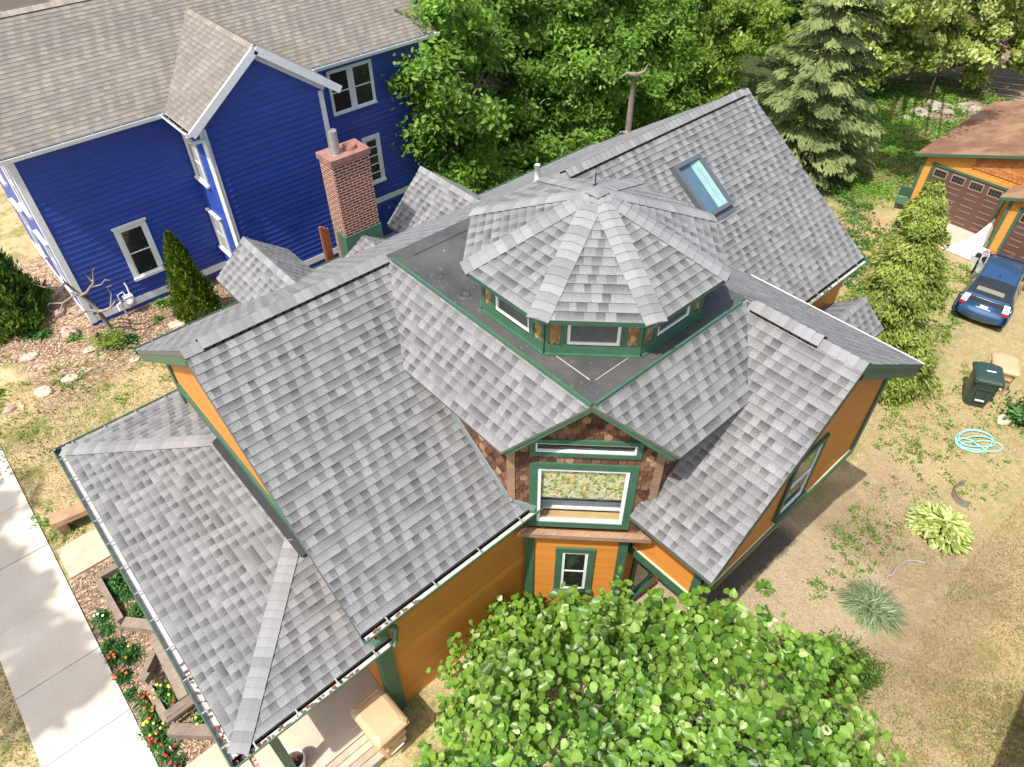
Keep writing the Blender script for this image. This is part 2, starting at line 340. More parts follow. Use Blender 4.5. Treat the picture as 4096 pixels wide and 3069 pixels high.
def ridge_caps(name, p, q, n1, n2, parent, org, mat='cap', w=.155, lift=.012, vent=None, step=.143):
    """folded cap shingles from p up to q; n1,n2 = directions down each side"""
    p, q = Vector(p), Vector(q); d = (q-p); L = d.length; d.normalize(); a, b = Vector(n1).normalized(), Vector(n2).normalized()
    mb = MB(); k = int(L/step); U = Vector((0, 0, 1))
    for i in range(k+1):
        s0, s1 = i*step, min((i+1)*step+.03, L)
        if s1-s0 < .02: continue
        f = (s0+s1)/2/L; lf = lift
        if vent and vent[0] <= f <= vent[1]: lf = lift+.045
        h0, h1 = lf+.012, lf+.002; rr = random.random(); c0, c1 = p+d*s0, p+d*s1; ww = w*(1.06 if lf > .03 else 1)
        for e_, fl in ((a, 0), (b, 1)):
            P = [c0+U*(h0+.006), c1+U*(h1+.006), c1+e_*ww+U*h1, c0+e_*ww+U*h0]
            Q = [c0+U*h0, c0+e_*ww+U*h0, c0+e_*ww-U*.0+U*(h0-.014), c0+U*(h0-.014)]
            u4 = [(0, s0), (0, s1-.03), (w, s1-.03), (w, s0)]
            if fl: P, u4 = P[::-1], u4[::-1]
            mb.poly(P, 0, u4, r=rr); mb.poly(Q, 0, [(0, s0)]*4, r=rr*.5)
            if lf > .03:  # vent strip edge under the caps
                mb.poly([c0+e_*ww*.985+U*.0, c1+e_*ww*.985+U*.0, c1+e_*ww*.985+U*(h1-.006), c0+e_*ww*.985+U*(h0-.01)], 1)
    return mb.build(name, [M[mat], M['black']], parent, org)
def gutter(name, p, q, out, parent, org, w=.12, h=.09, lip='green', hang=.75, inner='alu'):
    p, q, o = Vector(p), Vector(q), Vector(out).normalized(); U = Vector((0, 0, 1)); mb = MB(); d = (q-p).normalized(); L = (q-p).length
    def strip(a0, a1, b0, b1, m): mb.poly([p+a0, q+a0, q+a1, p+a1], m)
    A = lambda x, z: o*x + U*z
    prof = [(0, 0), (0, -h), (w*.75, -h), (w, -h*.35), (w, .012)]
    for i in range(4):
        a, b = A(*prof[i]), A(*prof[i+1]); mb.poly([p+a, q+a, q+b, p+b], 0)                      # inside
        a2, b2 = a+o*(.006 if i > 1 else 0)-U*(.006 if i < 3 else 0), b+o*(.006 if i > 1 else 0)-U*(.006 if i == 1 else 0)
        mb.poly([p+b2, q+b2, q+a2, p+a2], 1)
    mb.bar(p+A(w+.006, .012), q+A(w+.006, .012), .018, .016, 1)
    for e_ in (p, q): mb.poly([e_+A(*c) for c in prof], 1)
    n = max(2, int(L/hang))
    for i in range(n):
        c = p+d*(L*(i+.5)/n); mb.bar(c+A(-.02, .02), c+A(w, .012), .022, .012, 2)
    for i in range(int(L*26)):                                                                     # leaf litter
        s = random.random()*L
        if math.sin(s*1.7+p.x)+math.sin(s*.61+2) < .35: continue
        c = p+d*s+A(.02+.06*random.random(), -h+.012+.02*random.random()); a = random.random()*6.3; z = .012+.012*random.random()
        x, y = V(math.cos(a), math.sin(a), .2)*z, V(-math.sin(a), math.cos(a), .1)*z
        mb.poly([c-x-y, c+x-y, c+x+y, c-x+y], 3)
    return mb.build(name, [M[inner], M[lip], M['steel'], M['litter']], parent, org)
M['litter'] = plain('dry_litter', (.16, .075, .045), .9, .4, 30)
def wallpoly(name, polys, parent, org, mat, e=.11, t=.014, out=None, v0=None):
    mb = MB(); courses(mb, polys, e, t, 0, v0=v0, out=out); return mb.build(name, [M[mat]], parent, org)
def window(parent, org, c, rv, w, h, case=.1, trim='white', sash='white', mull=(0, 1), glass='glass', proud=.03, name='window', sill=True, cap=False, sashw=.05, n=None, pane_in=.0):
    """c = centre on the wall, rv = right vector along the wall, outwards = rv x up"""
    c, rv = Vector(c), Vector(rv).normalized(); U = Vector((0, 0, 1)); o = rv.cross(U); o.normalize(); mb = MB()
    X = lambda a, b, d: c+rv*a+U*b+o*d
    def bx(a0, a1, b0, b1, d0, d1, m): mb.obox(X((a0+a1)/2, (b0+b1)/2, (d0+d1)/2), rv, o, U, (a1-a0, abs(d1-d0), b1-b0), m)
    W2, H2 = w/2, h/2
    bx(-W2-case, -W2, -H2, H2, -.01, proud, 0); bx(W2, W2+case, -H2, H2, -.01, proud, 0)
    bx(-W2-case, W2+case, H2, H2+case, -.01, proud+.004, 0)
    if sill: bx(-W2-case*1.15, W2+case*1.15, -H2-case*.7, -H2, -.01, proud+.05, 0)
    else: bx(-W2-case, W2+case, -H2-case, -H2, -.01, proud+.004, 0)
    if cap: bx(-W2-case*1.3, W2+case*1.3, H2+case, H2+case+.03, -.01, proud+.06, 0)
    fr = mb.build('frame', [M[trim]], None, org); mb = MB()
    s = sashw
    bx(-W2, -W2+s, -H2, H2, -.01, proud-.012, 0); bx(W2-s, W2, -H2, H2, -.01, proud-.012, 0); bx(-W2+s, W2-s, H2-s, H2, -.01, proud-.012, 0); bx(-W2+s, W2-s, -H2, -H2+s, -.01, proud-.012, 0)
    for i in range(mull[1]): y = -H2+h*(i+1)/(mull[1]+1); bx(-W2+s, W2-s, y-s*.35, y+s*.35, -.01, proud-.015, 0)
    for i in range(mull[0]): x = -W2+w*(i+1)/(mull[0]+1); bx(x-s*.35, x+s*.35, -H2+s, H2-s, -.01, proud-.016, 0)
    sa = mb.build('sash', [M[sash]], None, org); mb = MB()
    d = .006 if pane_in == 0 else -pane_in
    mb.poly([X(-W2+s*.5, -H2+s*.5, d), X(W2-s*.5, -H2+s*.5, d), X(W2-s*.5, H2-s*.5, d), X(-W2+s*.5, H2-s*.5, d)], 0)
    pn = mb.build('pane', [M[glass]], None, org)
    fr.name = name; fr.parent = parent; sa.parent = fr; pn.parent = fr
    return fr
def scales(mb, c, rv, poly2, sw=.135, e=.115, t=.024, m=0, back=True, mback=0):
    """round-butt wall shingles over a convex 2D polygon (u along rv, v up) standing at c"""
    c, rv = Vector(c), Vector(rv).normalized(); U = V(0, 0, 1); o = rv.cross(U)
    X = lambda a, b, d: c+rv*a+U*b+o*d
    a = sum(poly2[i][0]*poly2[(i+1) % len(poly2)][1]-poly2[(i+1) % len(poly2)][0]*poly2[i][1] for i in range(len(poly2)))
    if a < 0: poly2 = poly2[::-1]
    mb.poly([X(p[0], p[1], 0) for p in poly2], mback, r=.1)
    edges = [(poly2[i], poly2[(i+1) % len(poly2)]) for i in range(len(poly2))]
    lo, hi = min(p[1] for p in poly2), max(p[1] for p in poly2); l, h = min(p[0] for p in poly2), max(p[0] for p in poly2)
    k = 0; y = lo
    while y < hi:
        x = l-(k % 2)*sw/2
        while x < h:
            ww = sw*.47; pts = [(x+sw/2-ww, y+e*1.5)] + [(x+sw/2-ww*math.cos(q), y+e*.42-e*.42*math.sin(q)) for q in (0, .55, 1.05, 1.57, 2.09, 2.6, 3.14)] + [(x+sw/2+ww, y+e*1.5)]
            for (p, q) in edges: pts = clip(pts, lambda z: (q[0]-p[0])*(z[1]-p[1])-(q[1]-p[1])*(z[0]-p[0])) if pts else pts
            if len(pts) >= 3:
                rr = min(1, max(0, random.gauss(.5, .28))); jj = random.uniform(.75, 1.25); D = lambda p: t*jj*(1-(p[1]-y)/(e*1.6))+.002
                mb.poly([X(p[0], p[1], D(p)) for p in pts], m, [(p[0]+o.x*7, p[1]) for p in pts], r=rr)
                for i in range(len(pts)):
                    p, q = pts[i], pts[(i+1) % len(pts)]
                    if p[1] < y+e*.6 and q[1] < y+e*.6: mb.poly([X(*p, 0), X(*q, 0), X(*q, D(q)), X(*p, D(p))], m, r=rr*.4)
            x += sw
        y += e; k += 1
def quadcloud(name, C, A, B, rnd, mats, parent=None, shape='oval', org=None, loc=None, extra=None, fold=.0):
    """many leaves: centres C, half-length vectors A, half-width vectors B (numpy n x 3)"""
    Nn = np.cross(A, B); Nn /= (np.linalg.norm(Nn, axis=1, keepdims=True)+1e-9)
    wd = np.linalg.norm(B, axis=1, keepdims=True)
    if shape == 'heart':
        loc2 = [(-.78, .0, 0), (-1, .52, .3), (-.55, .98, .5), (.05, .92, .45), (.62, .48, .2), (1.08, 0, -.25), (.62, -.48, .2), (.05, -.92, .45), (-.55, -.98, .5), (-1, -.52, .3)]
        faces = [[0, 5, 4, 3, 2, 1], [0, 9, 8, 7, 6, 5]]
    elif shape == 'long':
        loc2 = [(-1, 0, 0), (-.4, .8, .25), (.35, .75, .05), (1, 0, -.7), (.35, -.75, .05), (-.4, -.8, .25), (.1, 0, -.1)]
        faces = [[0, 6, 2, 1], [6, 3, 2], [0, 5, 4, 6], [6, 4, 3]]
    elif shape == 'quad':
        loc2 = [(-1, 0, 0), (0, 1, .15), (1, 0, 0), (0, -1, .15)]; faces = [[0, 3, 2, 1]]
    elif shape == 'blade':
        loc2 = [(-1, -1, 0), (-1, 1, 0), (.1, .8, .3), (1, 0, -.9), (.1, -.8, .3)]; faces = [[0, 4, 2, 1], [4, 3, 2]]
    else:
        loc2 = [(-1, 0, 0), (-.35, .85, .3), (.4, .75, .2), (1, 0, -.2), (.4, -.75, .2), (-.35, -.85, .3)]; faces = [[0, 3, 2, 1], [0, 5, 4, 3]]
    L = np.array(loc2); k = len(L); n = len(C)
    P = C[:, None, :] + A[:, None, :]*L[None, :, 0:1] + B[:, None, :]*L[None, :, 1:2] + Nn[:, None, :]*wd[:, None, :]*L[None, :, 2:3]
    P = P.reshape(-1, 3)
    if org is not None: P = P-np.array(org)
    li, ls, lt = [], [], []; pos = 0; fl = np.array(sum(faces, [])); cnt = [len(f) for f in faces]
    loops = (np.arange(n)[:, None]*k+fl[None, :]).ravel(); tot = np.tile(cnt, n); st = np.concatenate([[0], np.cumsum(tot)[:-1]])
    me = bpy.data.meshes.new(name); me.vertices.add(len(P)); me.vertices.foreach_set('co', P.astype(np.float32).ravel())
    me.loops.add(len(loops)); me.loops.foreach_set('vertex_index', loops.astype(np.int32)); me.polygons.add(len(tot)); me.polygons.foreach_set('loop_start', st.astype(np.int32)); me.polygons.foreach_set('loop_total', tot.astype(np.int32))
    me.update(calc_edges=True)
    a = me.attributes.new('rnd', 'FLOAT', 'FACE'); a.data.foreach_set('value', np.repeat(rnd, len(faces)).astype(np.float32))
    return link(name, me, mats, parent, loc)
def unit(v): return v/(np.linalg.norm(v, axis=-1, keepdims=True)+1e-9)
def leafdirs(n, up=.6, droop=.0, outward=None):
    nrm = RNG.normal(size=(n, 3))*(1-up*.6); nrm[:, 2] += up*1.2
    if outward is not None: nrm += outward*.7
    nrm = unit(nrm); a = np.cross(nrm, unit(RNG.normal(size=(n, 3)))); a = unit(a); a[:, 2] -= droop; a = unit(a); b = unit(np.cross(nrm, a)); return a, b
def gz(x, y=0):
    if x < 4: return 0.
    if x < 15: return -(x-4)/11*2.9
    if x < 28: return -2.9-(x-15)/13*.4
    return -3.3
gzv = lambda x: np.where(x < 4, 0, np.where(x < 15, -(x-4)/11*2.9, np.where(x < 28, -2.9-(x-15)/13*.4, -3.3)))
# ================================================================ GROUND
def m_ground():
    g = NG('yard_ground'); p = g.pos(); x, y, z = g.sep(p)
    wob = g.m('SUBTRACT', g.noise(p, .55, 4), .5); wob2 = g.m('SUBTRACT', g.noise(g.vscale(p, (1, 1, 1)), 1.7, 3), .5)
    xd = g.m('ADD', x, g.m('ADD', g.m('MULTIPLY', wob, 2.2), g.m('MULTIPLY', wob2, .7))); yd = g.m('ADD', y, g.m('ADD', g.m('MULTIPLY', wob2, 1.0), g.m('MULTIPLY', wob, 1.6)))
    def boxm(x0, x1, y0, y1, s=.35):
        a = g.mapr(xd, x0-s, x0+s, 0, 1, True); b = g.mapr(xd, x1-s, x1+s, 1, 0, True); c = g.mapr(yd, y0-s, y0+s, 0, 1, True); d = g.mapr(yd, y1-s, y1+s, 1, 0, True)
        return g.m('MULTIPLY', g.m('MULTIPLY', a, b), g.m('MULTIPLY', c, d))
    fine = g.noise(p, 26, 4, .65); mid = g.noise(p, 5, 4, .6); big = g.noise(p, .8, 4)
    straw = g.mix(g.mapr(fine, .3, .7), (.34, .255, .13, 1), (.60, .47, .27, 1))
    green = g.mix(g.mapr(fine, .3, .7), (.11, .13, .03, 1), (.25, .27, .075, 1))
    dirt = g.mix(g.mapr(fine, .3, .7), (.235, .175, .105, 1), (.39, .30, .19, 1))
    gravel = g.mix(g.mapr(fine, .25, .75), (.32, .245, .15, 1), (.58, .47, .31, 1))
    vor = g.n('ShaderNodeTexVoronoi'); g.put(vor.inputs['Vector'], g.vscale(p, (1, 1.7, 1))); vor.inputs['Scale'].default_value = 17; vc = g.sep(vor.outputs['Color'])
    mulch = g.ramp(vc[0], [(0, (.13, .08, .055)), (.35, (.25, .165, .105)), (.7, (.38, .27, .18)), (1, (.58, .46, .33))])
    soil = g.mix(mid, (.085, .055, .036, 1), (.16, .10, .07, 1))
    c = g.mix(g.mapr(g.m('ADD', g.m('MULTIPLY', big, .6), g.m('MULTIPLY', mid, .4)), .46, .62, 0, .85, True), straw, green)
    c = g.mix(g.mapr(g.noise(p, 1.3, 4), .56, .66, 0, .7), c, dirt)
    c = g.mix(boxm(9, 17, -1.5, 3.2, .8), c, g.mix(g.mapr(mid, .46, .66, 0, .5), dirt, straw))                # bare earth round the clumps
    c = g.mix(boxm(4.5, 12.5, .3, 14, .5), c, g.mix(g.mapr(mid, .5, .65, 0, .45), gravel, dirt))             # gravel along the south wall
    yn = g.m('ADD', y, g.m('MULTIPLY', g.m('SUBTRACT', mid, .5), .35)); strip = g.m('MULTIPLY', g.mapr(yn, 2.72, 2.84), g.m('MULTIPLY', g.mapr(x, 7.8, 8.2), g.mapr(x, 11.6, 12.2, 1, 0))); c = g.mix(strip, c, g.mix(g.mapr(fine, .25, .75), (.05, .045, .04, 1), (.20, .175, .14, 1)))  # darker gravel kept inside the wing's shadow, its colour deepening the shade
    c = g.mix(boxm(17, 29, -8, 9, .9), c, g.mix(g.mapr(mid, .42, .6, 0, 1), g.mix(.55, straw, dirt), g.mix(.4, green, straw)))
    c = g.mix(boxm(22, 27, 4, 30, 1.2), c, g.mix(g.mapr(mid, .4, .6), g.mix(.5, dirt, straw), green))
    c = g.mix(boxm(26, 30, 7, 11, 1.), c, g.mix(g.mapr(mid, .45, .65), (.40, .25, .14, 1), straw))
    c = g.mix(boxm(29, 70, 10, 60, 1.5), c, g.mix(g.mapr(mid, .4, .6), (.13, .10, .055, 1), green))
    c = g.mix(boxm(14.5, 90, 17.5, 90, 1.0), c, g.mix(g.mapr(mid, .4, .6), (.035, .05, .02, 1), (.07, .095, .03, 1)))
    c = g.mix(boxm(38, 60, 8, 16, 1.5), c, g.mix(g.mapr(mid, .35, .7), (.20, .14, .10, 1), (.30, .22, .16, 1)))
    mul = g.m('MAXIMUM', boxm(-.6, 9, 17.3, 25, .5), boxm(-4, -.2, 20.5, 26, .6)); c = g.mix(mul, c, mulch)
    c = g.mix(boxm(5, 16, 13.4, 18, .5), c, soil)
    front = g.m('MULTIPLY', g.mapr(x, -1.86, -1.80), g.m('MULTIPLY', g.mapr(x, -.5, -.4, 1, 0), g.mapr(g.m('ADD', y, wob2), 11.9, 12.1, 1, 0)))
    c = g.mix(front, c, mulch)
    k = g.mapr(g.noise(p, .35, 3), .3, .7, .9, 1.1); c = g.mix(1, c, g.comb(k, k, k), 'MULTIPLY')
    return g.out(c, .95, g.bump(g.m('ADD', g.m('MULTIPLY', fine, .7), mid), .8, .05), spec=.15)
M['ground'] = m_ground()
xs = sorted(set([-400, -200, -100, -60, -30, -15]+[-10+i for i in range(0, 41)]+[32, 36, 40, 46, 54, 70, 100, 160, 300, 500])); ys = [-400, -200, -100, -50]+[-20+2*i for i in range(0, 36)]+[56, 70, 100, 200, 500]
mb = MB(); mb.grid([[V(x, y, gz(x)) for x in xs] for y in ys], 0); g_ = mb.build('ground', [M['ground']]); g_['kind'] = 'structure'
# sidewalk of square slabs
mb = MB()
for k in range(-26, 40):
    y0 = 8.41+1.545*k; r = random.random()
    mb.box((-3.29, y0+.006, -.1), (-1.80, y0+1.545-.006, .035+.006*math.sin(k*2.3)), 0, r)
mb.box((-3.28, -31, -.1), (-1.81, 70, .018), 1)
o = mb.build('sidewalk', [M['conc'], M['black']]); o['kind'] = 'structure'
mb = MB(); mb.box((-1.72, 11.84, -.1), (-.3, 12.74, .06)); single(mb, 'entry_slab', [M['slabc']], (-1.2, 12.3, 0), 'square concrete slab from the sidewalk to the porch front, between lawn and flower bed', 'paving slab')
mb = MB(); mb.box((-1.78, 3.2, -.1), (-.60, 6.82, .05)); mb.box((-.58, 3.2, -.1), (.55, 4.55, .045)); o = mb.build('path', [M['slabc']]); o['kind'] = 'structure'
# ================================================================ MAIN HOUSE
HO = (1.75, 5.2, 0)
house = thing('orange_house', 'orange clapboard house with grey shingle roofs, green trim and an octagonal cupola', 'house', HO)
DZ, RY = 6.19, 9.05; SL = .698; NL = .655
zs = lambda y: DZ-SL*(RY-y); zn = lambda y: DZ-NL*(y-RY)
ps = lambda x, y: (x, y, zs(y)); pn_ = lambda x, y: (x, y, zn(y))
EY = 5.06
# -- roofs
roof('roof', [[ps(1.52, EY), ps(4.62, EY), ps(4.62, RY), ps(1.52, RY)], [ps(4.62, EY), ps(4.85, EY), ps(4.62, 5.30)], [ps(4.62, 8.1), ps(5.17, RY), ps(4.62, RY)]], house, HO,
     outline=[ps(1.52, EY), ps(4.85, EY), ps(4.62, 5.30), ps(4.62, 8.1), ps(5.17, RY), ps(1.52, RY)])
roof('roof', [[ps(12.08, EY), ps(15.56, EY), ps(15.56, RY), ps(12.08, RY)], [ps(8.655, RY), ps(12.08, 6.0), ps(12.08, RY)]], house, HO, outline=[ps(8.655, RY), ps(12.08, 6.0), ps(12.08, EY), ps(15.56, EY), ps(15.56, RY)])
roof('roof', [[pn_(15.56, 13.71), pn_(1.52, 13.71), pn_(1.52, RY), pn_(15.56, RY)]], house, HO)
sw = 1.195; bw = lambda x, y: (x, y, DZ-sw*(5.17-x)); bs = lambda x, y: (x, y, DZ-.979*(4.25-y))
roof('roof', [[bw(5.17, RY), bw(4.30, 7.55), bw(4.30, 5.14), bw(5.17, 4.25)]], house, HO, thick=.05)
roof('roof', [[bs(8.66, 4.25), bs(5.17, 4.25), bs(6.06, 3.30), bs(7.72, 3.30)]], house, HO, thick=.05)
qw = lambda x, y: (x, y, DZ-.978*(8.655-x)); qe = lambda x, y: (x, y, DZ-.62*(x-8.655))
roof('roof', [[qw(5.875, 2.2), qw(8.655, 2.2), qw(8.655, 3.68), qw(5.875, 3.68)], [qw(8.1, 3.68), qw(8.655, 3.68), qw(8.655, 4.25)], [qw(5.875, 3.68), qw(6.22, 3.68), qw(6.09, 3.82), qw(5.875, 3.82)]], house, HO,
     outline=[qw(5.875, 2.2), qw(8.655, 2.2), qw(8.655, 4.25), qw(8.1, 3.68), qw(6.22, 3.68), qw(6.09, 3.82), qw(5.875, 3.82)])
roof('roof', [[qe(8.655, 2.2), qe(12.08, 2.2), qe(12.08, 6.0), qe(8.655, RY)]], house, HO, trim='dkgreen')
mb = MB(); mb.bar(V(*qe(12.10, 2.2))+V(0, 0, -.01), V(*qe(12.10, 6.2))+V(0, 0, -.01), .05, .05, 0); mb.build('drip_edge', [M['white']], house, HO)
# north cross gables
for (rx, pz, yn, wx, wz, ex, ez) in ((4.74, 4.04, 14.74, 3.85, 3.31, 5.70, 3.28), (9.42, 4.39, 14.15, 8.23, 3.22, 10.62, 3.44)):
    yr = RY+(DZ-pz)/NL; yw, ye = RY+(DZ-wz)/NL, RY+(DZ-ez)/NL
    roof('dormer_roof', [[(wx, yn, wz), (wx, yw, wz), (rx, yr, pz), (rx, yn, pz)]], house, HO); roof('dormer_roof', [[(ex, yn, ez), (rx, yn, pz), (rx, yr, pz), (ex, ye, ez)]], house, HO)
    ridge_caps('ridge_cap', (rx, yn, pz), (rx, yr-.1, pz), (wx-rx, 0, wz-pz), (ex-rx, 0, ez-pz), house, HO, w=.14)
    mb = MB(); a, b, yy = wx+.3, ex-.3, yn-.3
    courses(mb, [[(a, yy, -3.4), (b, yy, -3.4), (b, yy, ez), (rx, yy, pz-.2), (a, yy, wz)]], .1, .012, 0, out=(0, 1, 0)); courses(mb, [[(a, 12.0, -3.4), (a, yy, -3.4), (a, yy, wz), (a, 12, wz)]], .1, .012, 0, out=(-1, 0, 0)); courses(mb, [[(b, 12.0, -3.4), (b, yy, -3.4), (b, yy, ez), (b, 12, ez)]], .1, .012, 0, out=(1, 0, 0))
    mb.build('wall', [M['dkgreen']], house, HO)
# porch roof
XE, YN, YS, ZE, PS = -.565, 12.48, 5.13, 2.63, .215
pz_ = lambda d: ZE+PS*d
roof('porch_roof', [[(XE, YS, ZE), (1.75, YS+2.315, pz_(2.315)), (1.75, YN-2.315, pz_(2.315)), (XE, YN, ZE)]], house, HO, thick=.1)
roof('porch_roof', [[(XE, YN, ZE), (1.75, YN-2.315, pz_(2.315)), (1.75, YN, ZE)]], house, HO, thick=.1)
roof('porch_roof', [[(XE, YS, ZE), (1.95, YS, ZE), (1.95, YS+2.315, pz_(2.315)), (1.75, YS+2.315, pz_(2.315))]], house, HO, thick=.1)
ridge_caps('hip_cap', (XE, YS, ZE+.004), (1.70, YS+2.265, pz_(2.265)+.004), (-.7, .7, -.11), (.7, -.7, -.11), house, HO, w=.15)
ridge_caps('hip_cap', (XE, YN, ZE+.004), (1.70, YN-2.265, pz_(2.265)+.004), (-.7, -.7, -.11), (.7, .7, -.11), house, HO, w=.15)
mb = MB(); mb.obox((1.66, (YN+YS)/2-.2, pz_(2.245)+.022), (1, 0, PS), (0, 1, 0), (-PS, 0, 1), (.17, 3.3, .012)); mb.build('flashing', [M['black']], house, HO)
# ridge caps and vents
ridge_caps('ridge_cap', (1.52, RY, DZ+.006), (5.15, RY, DZ+.006), (0, -1, -SL), (0, 1, -NL), house, HO, vent=(.09, .985), w=.16)
ridge_caps('ridge_cap', (8.7, RY, DZ+.006), (15.56, RY, DZ+.006), (0, -1, -SL), (0, 1, -NL), house, HO, vent=(.1, .97), w=.16)
ridge_caps('ridge_cap', (8.655, 2.2, DZ+.006), (8.655, 4.15, DZ+.006), (-1, 0, -.978), (1, 0, -.62), house, HO, vent=(.36, .95), w=.16)
# flat deck
mb = MB(); mb.poly([(5.17, 4.25, DZ+.012), (8.66, 4.25, DZ+.012), (8.66, RY-.02, DZ+.012), (5.17, RY-.02, DZ+.012)], 0)
for a, b in (((5.33, 4.3, DZ+.017), (5.33, 9.0, DZ+.017)), ((5.2, 4.41, DZ+.020), (8.6, 4.41, DZ+.020)), ((5.2, 8.88, DZ+.022), (8.6, 8.88, DZ+.022)), ((8.5, 4.3, DZ+.0145), (8.5, 8.7, DZ+.0145))): mb.bar(a, b, .3, .007, 0)
mb.bar((5.5, 5.32, DZ+.018), (5.5, 4.62, DZ+.018), .009, .014, 3); mb.bar((5.55, 4.56, DZ+.02), (6.3, 4.56, DZ+.02), .009, .012, 3)
for k in range(26):
    x, y = random.uniform(5.25, 8.5), random.choice([random.uniform(4.32, 4.6), random.uniform(8.2, 9)]); mb.lathe((x, y, DZ+.016), [(.0, .006), (.012, .005), (.016, 0)], 6, 2)
mb.lathe((5.42, 7.3, DZ+.02), [(.12, 0), (.11, .012), (.05, .016), (.04, .004), (0, .004)], 12, 0); mb.lathe((5.40, 6.85, DZ+.02), [(.07, 0), (.06, .012), (0, .01)], 10, 0)
mb.build('flat_roof', [M['rubber'], M['rubber'], M['alu'], M['alu']], house, HO)
mb = MB(); mb.bar((5.155, 4.26, DZ+.012), (5.155, 8.9, DZ+.012), .035, .07, 0); mb.bar((5.2, 4.235, DZ+.013), (8.5, 4.235, DZ+.013), .035, .07, 0); mb.build('roof_edge', [M['green']], house, HO)
# -- cupola
CX, CY, AP = 7.07, 6.13, 1.64
def octo(ap, z, k): a = R(22.5+45*k); r = ap/math.cos(R(22.5)); return V(CX+r*math.cos(a), CY+r*math.sin(a), z)
mb = MB(); WT = DZ+1.02
wins = []
for k in range(8):
    a, b = octo(AP, DZ, k), octo(AP, DZ, k+1); L = (b-a).length; rv = (a-b).normalized() if False else (b-a).normalized()
    mid = (a+b)/2; o = rv.cross(V(0, 0, 1)); o.normalize()
    if o.dot(mid-V(CX, CY, DZ)) < 0: o = -o
    def sl_(t0, t1, z0, z1, d0, d1, m): c = a+rv*((t0+t1)/2*L); mb.obox(V(c.x, c.y, DZ+(z0+z1)/2)+o*((d0+d1)/2), rv, o, (0, 0, 1), ((t1-t0)*L, d1-d0, z1-z0), m)
    sl_(0, 1, .02, .20, -.06, .035, 0); sl_(0, 1, .80, .88, -.06, .03, 0); sl_(0, .04, .2, .80, -.06, .03, 0); sl_(.96, 1, .2, .80, -.06, .03, 0)
    sl_(.155, .225, .2, .80, -.05, .035, 0); sl_(.775, .845, .2, .80, -.05, .035, 0); sl_(-.02, 1.02, .0, .05, -.02, .07, 0)
    rr = rv if rv.cross(V(0, 0, 1)).dot(o) > 0 else -rv
    for t0 in (.04, .845): scales(mb, (a+rv*((t0+.0575)*L)), rr, [(-.0575*L, .2), (.0575*L, .2), (.0575*L, .82), (-.0575*L, .82)], .085, .085, .016, 1, mback=1)
    wins.append((V(mid.x, mid.y, DZ+.50)+o*.0, rr, .55*L, .60))
mb.poly([octo(AP-.06, DZ+.03, k) for k in range(8)], 2)
cup = mb.build('cupola', [M['green'], M['yscale'], M['brownroom']], house, HO)
for c, rr, w, h in wins: window(house, HO, c, rr, w, h, .0001, 'green', 'white', (0, 0), 'roomlit', .03, sill=False, sashw=.045)
mb = MB(); mb.lathe((CX-.3, CY+.2, DZ+.75), [(.0, .12), (.07, .1), (.1, .03), (.12, 0), (0, 0)], 14); mb.tube([(CX-.3, CY+.2, DZ+.85), (CX-.3, CY+.2, DZ+1.1)], .012, 6); mb.build('ceiling_lamp', [M['white_plastic']], house, HO)
RO, ZO, ZA = 2.0856, 7.033, 7.90
apex = V(CX, CY, ZA); ring = [V(CX+RO*math.cos(R(22.5+45*k)), CY+RO*math.sin(R(22.5+45*k)), ZO) for k in range(8)]
mb = MB()
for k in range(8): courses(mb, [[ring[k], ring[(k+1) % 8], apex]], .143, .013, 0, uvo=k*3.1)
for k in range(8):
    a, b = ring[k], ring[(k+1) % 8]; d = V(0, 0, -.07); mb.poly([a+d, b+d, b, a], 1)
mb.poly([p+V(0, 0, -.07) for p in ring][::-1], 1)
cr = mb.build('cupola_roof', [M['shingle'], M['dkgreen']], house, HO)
for k in range(8):
    h = (ring[k]-V(CX, CY, ZO)); tng = V(-h.y, h.x, 0).normalized(); dn = V(0, 0, -.2)
    hz = h.normalized()
    n1 = ((ring[(k+1) % 8]-ring[k]).normalized()); n2 = ((ring[k-1]-ring[k]).normalized()); ax = (apex-ring[k]).normalized()
    n1 = n1-ax*n1.dot(ax); n2 = n2-ax*n2.dot(ax)
    c = ridge_caps('hip_cap', ring[k]+V(0, 0, .004), apex-ax*.16+V(0, 0, .004), n1, n2, cr, HO, w=.165)
mb = MB(); mb.obox(apex+V(0, 0, -.005), (1, 0, .0), (0, 1, 0), (0, 0, 1), (.26, .26, .05), taper=.5); mb.build('apex_cap', [M['cap']], cr, HO)
mb = MB(); mb.tube([apex+V(.05, .1, .02), apex+V(.05, .1, .22)], .010, 6); mb.tube([apex+V(.02, .1, .03), apex+V(.1, .1, .03)], .012, 5); mb.build('finial', [M['black']], cr, HO)
# -- diagonal window wall under the deck corner (plane x+y = 9.9), opening for the big window and the transom
DR = V(1, -1, 0).normalized(); DO = V(-1, -1, 0).normalized(); DC = V(5.41, 4.49, 0)   # DR x up = DO
hw = 1.13
mb = MB(); T = lambda a, b: (a, b)
wa, wz0, wz1 = .84, 2.94, 4.60; ta0, ta1 = 4.77, 5.15
rake = lambda a: 6.02-.73*abs(a)
scales(mb, DC, DR, [T(-hw, 2.75), T(-wa, 2.75), T(-wa, rake(wa)), T(-hw, rake(hw))], mback=0)
scales(mb, DC, DR, [T(wa, 2.75), T(hw, 2.75), T(hw, rake(hw)), T(wa, rake(wa))])
scales(mb, DC, DR, [T(-wa, wz1), T(wa, wz1), T(wa, ta0), T(-wa, ta0)])
scales(mb, DC, DR, [T(-wa, ta1), T(wa, ta1), T(wa, rake(wa)), T(0, rake(0)), T(-wa, rake(wa))])
mb.build('shingled_wall', [M['scale']], house, HO)
